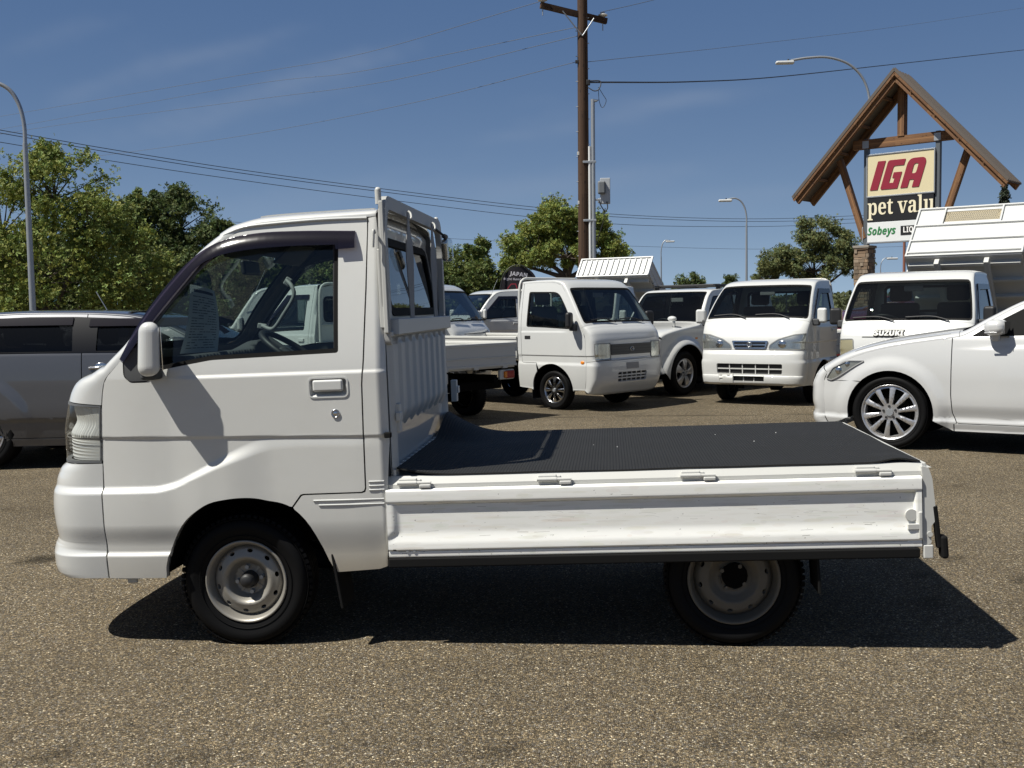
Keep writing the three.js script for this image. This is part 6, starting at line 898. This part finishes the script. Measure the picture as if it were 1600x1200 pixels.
// ---------------------------------------------------------------- feather flag
{
  const t = thing('feather_flag', 'black feather flag with white and red lettering among the parked pickups', 'flag', [-1.05, 0, -20.3], 0.12); t.scale.setScalar(1.17);
  const out = [[-0.03, 0.5], [-0.03, 1.30], [-0.02, 1.55], [0.05, 1.78], [0.18, 1.92], [0.34, 1.955], [0.50, 1.91], [0.62, 1.82], [0.68, 1.70], [0.64, 1.40], [0.50, 0.5]];
  const tex = canvasTex(1024, 2048, (c, W, H) => {
    c.fillStyle = '#17131a'; c.fillRect(0, 0, W, H); const X = (x) => (x + 0.1) / 0.8 * W, Y = (y) => (1 - (y - 0.5) / 1.5) * H;
    c.save(); c.translate(X(0.16), Y(1.775)); c.rotate(0.13); c.fillStyle = '#cfcbd0'; c.font = 'bold 150px sans-serif'; c.fillText('JAPAN', 0, 0); c.restore();
    c.save(); c.translate(X(0.03), Y(1.685)); c.rotate(0.05); c.fillStyle = '#b9b4bc'; c.font = 'bold 84px sans-serif'; c.fillText('Right Hand D', 0, 0); c.restore();
    c.strokeStyle = '#8a1f33'; c.lineWidth = 26; c.lineJoin = 'round'; c.beginPath(); c.moveTo(X(0.10), Y(1.50)); c.lineTo(X(0.18), Y(1.60)); c.lineTo(X(0.27), Y(1.60)); c.lineTo(X(0.30), Y(1.50)); c.moveTo(X(0.34), Y(1.50)); c.lineTo(X(0.34), Y(1.60)); c.lineTo(X(0.45), Y(1.60)); c.lineTo(X(0.45), Y(1.50)); c.moveTo(X(0.05), Y(1.47)); c.lineTo(X(0.55), Y(1.47)); c.stroke();
    c.strokeStyle = 'rgba(200,90,60,0.6)'; c.lineWidth = 6; c.beginPath(); c.moveTo(X(0.0), Y(1.50)); c.quadraticCurveTo(X(0.02), Y(1.42), X(0.2), Y(1.40)); c.stroke();
  });
  obj('flag_cloth', [mapped(curve2(out, 60, true), [], (x, y) => V(x, y, 0.03 * Math.sin(x * 9 + y * 3)), { max: 0.06, uv: (x, y) => [(x + 0.1) / 0.8, (y - 0.5) / 1.5] })], new THREE.MeshStandardMaterial({ map: tex, roughness: 0.85 }), t);
  obj('flag_pole', [tube([[-0.045, 0, 0.01], [-0.045, 1.3, 0.01], [-0.03, 1.56, 0.01], [0.04, 1.80, 0.01], [0.18, 1.94, 0.01], [0.34, 1.975, 0.01], [0.50, 1.93, 0.01]], 0.012, 40, 6)], M.black, t); obj('flag_base', [box(0.5, 0.03, 0.06, -0.04, 0.015, 0, 0.01), box(0.06, 0.03, 0.5, -0.04, 0.016, 0, 0.01)], M.black, t);
}
// ---------------------------------------------------------------- timber sign
{
  const t = thing('timber_sign', 'large gabled timber sign with red, black and white shop panels on a stone pillar', 'sign', [12.35, 0, -36.95], -36 * Math.PI / 180), z0 = 0; t.scale.x = 0.82;
  const steel = std(0.10, 0.115, 0.13, 0.5, 0.3), roofM = std(0.105, 0.088, 0.075, 0.55, 0.2);
  for (const s of [1, -1]) obj('steel_post', [box(0.20, 4.3, 0.20, s * 1.64, 5.35, z0, 0.01)], steel, t);
  const A = 9.48, E = 5.25, hs = 4.75, dz = 0.78, sl = (A - E) / hs;
  for (const s of [1, -1]) {
    const nx = s * 0.66, ny = 0.75, up = (x, k) => [s * x, A - sl * x + k];
    const r = obj('roof_slope', [mapped(rect(0, -dz, 1, dz), [], (u, z) => V(s * (hs + 0.12) * u, A + 0.30 - sl * (hs + 0.12) * u, z), { max: 0.6, depth: 0.07, flip: s > 0 }), mapped(rect(0, -dz, 1, dz), [], (u, z) => V(s * (hs + 0.12) * u - s * 0.0, A + 0.235 - sl * (hs + 0.12) * u, z), { max: 0.6, flip: s < 0 })], roofM, t);
    for (const z of [-0.52, -0.26, 0, 0.26, 0.52]) obj('roof_seam', [bar([0, A + 0.315, z], [s * (hs + 0.12), A + 0.315 - sl * (hs + 0.12), z], 0.03, 0.03)], roofM, r);
    for (const z of [-dz + 0.13, dz - 0.13]) obj('rafter', [uvBar([0, A + 0.06, z], [s * hs, A + 0.06 - sl * hs, z], 0.16, 0.28)], timber, t);
    for (const f of [0.16, 0.38, 0.6, 0.82]) obj('purlin', [uvBar([s * hs * f, A + 0.12 - sl * hs * f, -dz], [s * hs * f, A + 0.12 - sl * hs * f, dz], 0.12, 0.10)], timber, t);
    obj('fascia', [uvBar([0, A + 0.19, dz + 0.015], [s * (hs + 0.10), A + 0.19 - sl * (hs + 0.10), dz + 0.015], 0.03, 0.13)], timber, t);
    obj('drip_edge', [bar([0, A + 0.325, dz + 0.02], [s * (hs + 0.14), A + 0.325 - sl * (hs + 0.14), dz + 0.02], 0.05, 0.12)], roofM, t);
    obj('strut', [uvBar([s * 1.72, 3.75, z0], [s * 2.95, A - sl * 2.95 - 0.05, z0], 0.24, 0.26)], timber, t);
    obj('strut_plate', [box(0.05, 0.55, 0.26, s * 1.77, 3.9, z0, 0.01)], M.galv, t);
  }
  obj('king_post', [uvBar([0, 7.45, z0], [0, A + 0.05, z0], 0.34, 0.30)], timber, t);
  obj('tie_beam', [uvBar([-2.25, 7.30, z0], [2.25, 7.30, z0], 0.28, 0.34)], timber, t);
  for (const s of [1, -1]) obj('beam_plate', [box(0.30, 0.28, 0.012, s * 1.64, 7.28, z0 + 0.147, 0.004)], M.galv, t);
  const D = 0.34;
  const p1 = obj('sign_panel', [box(3.04, 1.52, D, 0, 6.08, z0, 0.01)], std(0.60, 0.53, 0.34, 0.5), t);
  obj('panel_frame', [box(3.12, 0.05, D + 0.05, 0, 6.865, z0, 0.006), box(3.12, 0.05, D + 0.05, 0, 5.295, z0, 0.006), box(0.05, 1.52, D + 0.05, 1.545, 6.08, z0, 0.006), box(0.05, 1.52, D + 0.05, -1.545, 6.08, z0, 0.006)], M.galv, p1);
  const redM = std(0.23, 0.010, 0.030, 0.5), shear = (x, y) => V(x + y * 0.36, y, 0), glyph = (poly, holes, ox) => mapped(poly, holes, (x, y) => { const p = shear(x, y); return V(p.x + ox, p.y + 5.54, z0 + D / 2 + 0.02); }, { max: 0.3, depth: 0.02 });
  const Hh = 1.06;
  obj('letter', [glyph(rp(rect(0, 0, 0.36, Hh), 0.02), [], -1.40)], redM, p1);
  obj('letter', [glyph(rp([[0.18, 0], [0.80, 0], [0.80, 0.60], [0.42, 0.60], [0.42, 0.40], [0.53, 0.40], [0.53, 0.22, 0.02], [0.40, 0.22, 0.08], [0.33, 0.22, 0.06], [0.33, 0.84, 0.08], [0.50, 0.84, 0.02], [0.80, 0.84, 0.02], [0.80, 1.06, 0.02], [0.22, 1.06, 0.22], [0, 1.06, 0.25], [0, 0, 0.22]], 0.02, 5), [], -0.92)], redM, p1);
  obj('letter', [glyph(rp([[0, 0, 0.02], [0.32, 0, 0.02], [0.32, 0.28, 0.01], [0.52, 0.28, 0.01], [0.52, 0, 0.02], [0.84, 0, 0.02], [0.84, 1.06, 0.26], [0.0, 1.06, 0.26]], 0.02, 6), [rp(rect(0.32, 0.50, 0.52, 0.86), 0.08, 4)], 0.02)], redM, p1);
  const p2 = obj('sign_panel', [box(3.04, 0.90, D, 0, 4.80, z0, 0.01)], std(0.014, 0.014, 0.015, 0.4), t); obj('panel_text', [letters('pet valu.', fontSerif, 0.54, 0.012).scale(1.0, 1.1, 1).translate(0.12, 4.83, z0 + D / 2 + 0.004)], std(0.72, 0.66, 0.48, 0.6), p2);
  const p3 = obj('sign_panel', [box(3.04, 0.74, D, 0, 3.96, z0, 0.01)], std(0.66, 0.68, 0.68, 0.5), t);
  const so = letters('Sobeys', fontSans, 0.285, 0.012); so.applyMatrix4(new THREE.Matrix4().makeShear(0, 0, 0.25, 0, 0, 0)); so.translate(-0.84, 3.97, z0 + D / 2 + 0.004); obj('panel_text', [so], std(0.015, 0.19, 0.05, 0.6), p3);
  const bx = obj('text_box', [box(1.34, 0.34, 0.012, 0.72, 3.97, z0 + D / 2 + 0.007, 0.002)], std(0.014, 0.014, 0.015, 0.4), p3); obj('panel_text', [letters('LIQUOR', fontSans, 0.21, 0.010).translate(0.72, 3.97, z0 + D / 2 + 0.014)], M.paper, bx);
  obj('panel_gap_bar', [box(3.1, 0.03, D - 0.06, 0, 5.262, z0), box(3.1, 0.025, D - 0.06, 0, 4.34, z0), box(3.12, 0.04, D + 0.02, 0, 3.57, z0)], M.galv, t);
  // stone pillars: ledge stones with recessed joints
  const R = rng(101);
  for (const s of [1, -1]) {
    const c = obj('stone_pillar', [box(0.58, 3.38, 0.58, s * 1.72, 1.69, z0, 0.01)], std(0.10, 0.085, 0.07, 0.95), t), st = [];
    for (let y = 0.02; y < 3.34;) {
      const h = Math.min(0.07 + 0.08 * R(), 3.38 - y);
      for (const [ax, sg] of [[0, 1], [0, -1], [1, 1], [1, -1]]) for (let x = -0.33; x < 0.33;) { const w = Math.min(0.14 + 0.26 * R(), 0.33 - x), d = 0.05 + 0.05 * R(), g = ax ? new THREE.BoxGeometry(d, h - 0.012, w - 0.012) : new THREE.BoxGeometry(w - 0.012, h - 0.012, d); const m = x + w / 2, o = 0.29 + d / 2 - 0.02; g.translate(s * 1.72 + (ax ? sg * o : m), y + h / 2, z0 + (ax ? m : sg * o)); const f = 0.6 + 0.8 * R(), k = R(), cc = [0.20 * f, (0.135 + 0.03 * k) * f, (0.085 + 0.04 * k) * f], n = g.attributes.position.count, col = new Float32Array(n * 3); for (let i = 0; i < n; i++) col.set(cc, i * 3); g.setAttribute('color', new THREE.BufferAttribute(col, 3)); st.push(g); x += w; }
      y += h;
    }
    obj('ledge_stone', st, new THREE.MeshStandardMaterial({ vertexColors: true, roughness: 0.9 }), c).userData.kind = 'stuff';
    obj('pillar_cap', [box(0.78, 0.10, 0.78, s * 1.72, 3.43, z0, 0.02)], std(0.22, 0.2, 0.17, 0.8), t);
  }
}
renderer.render(scene, camera);
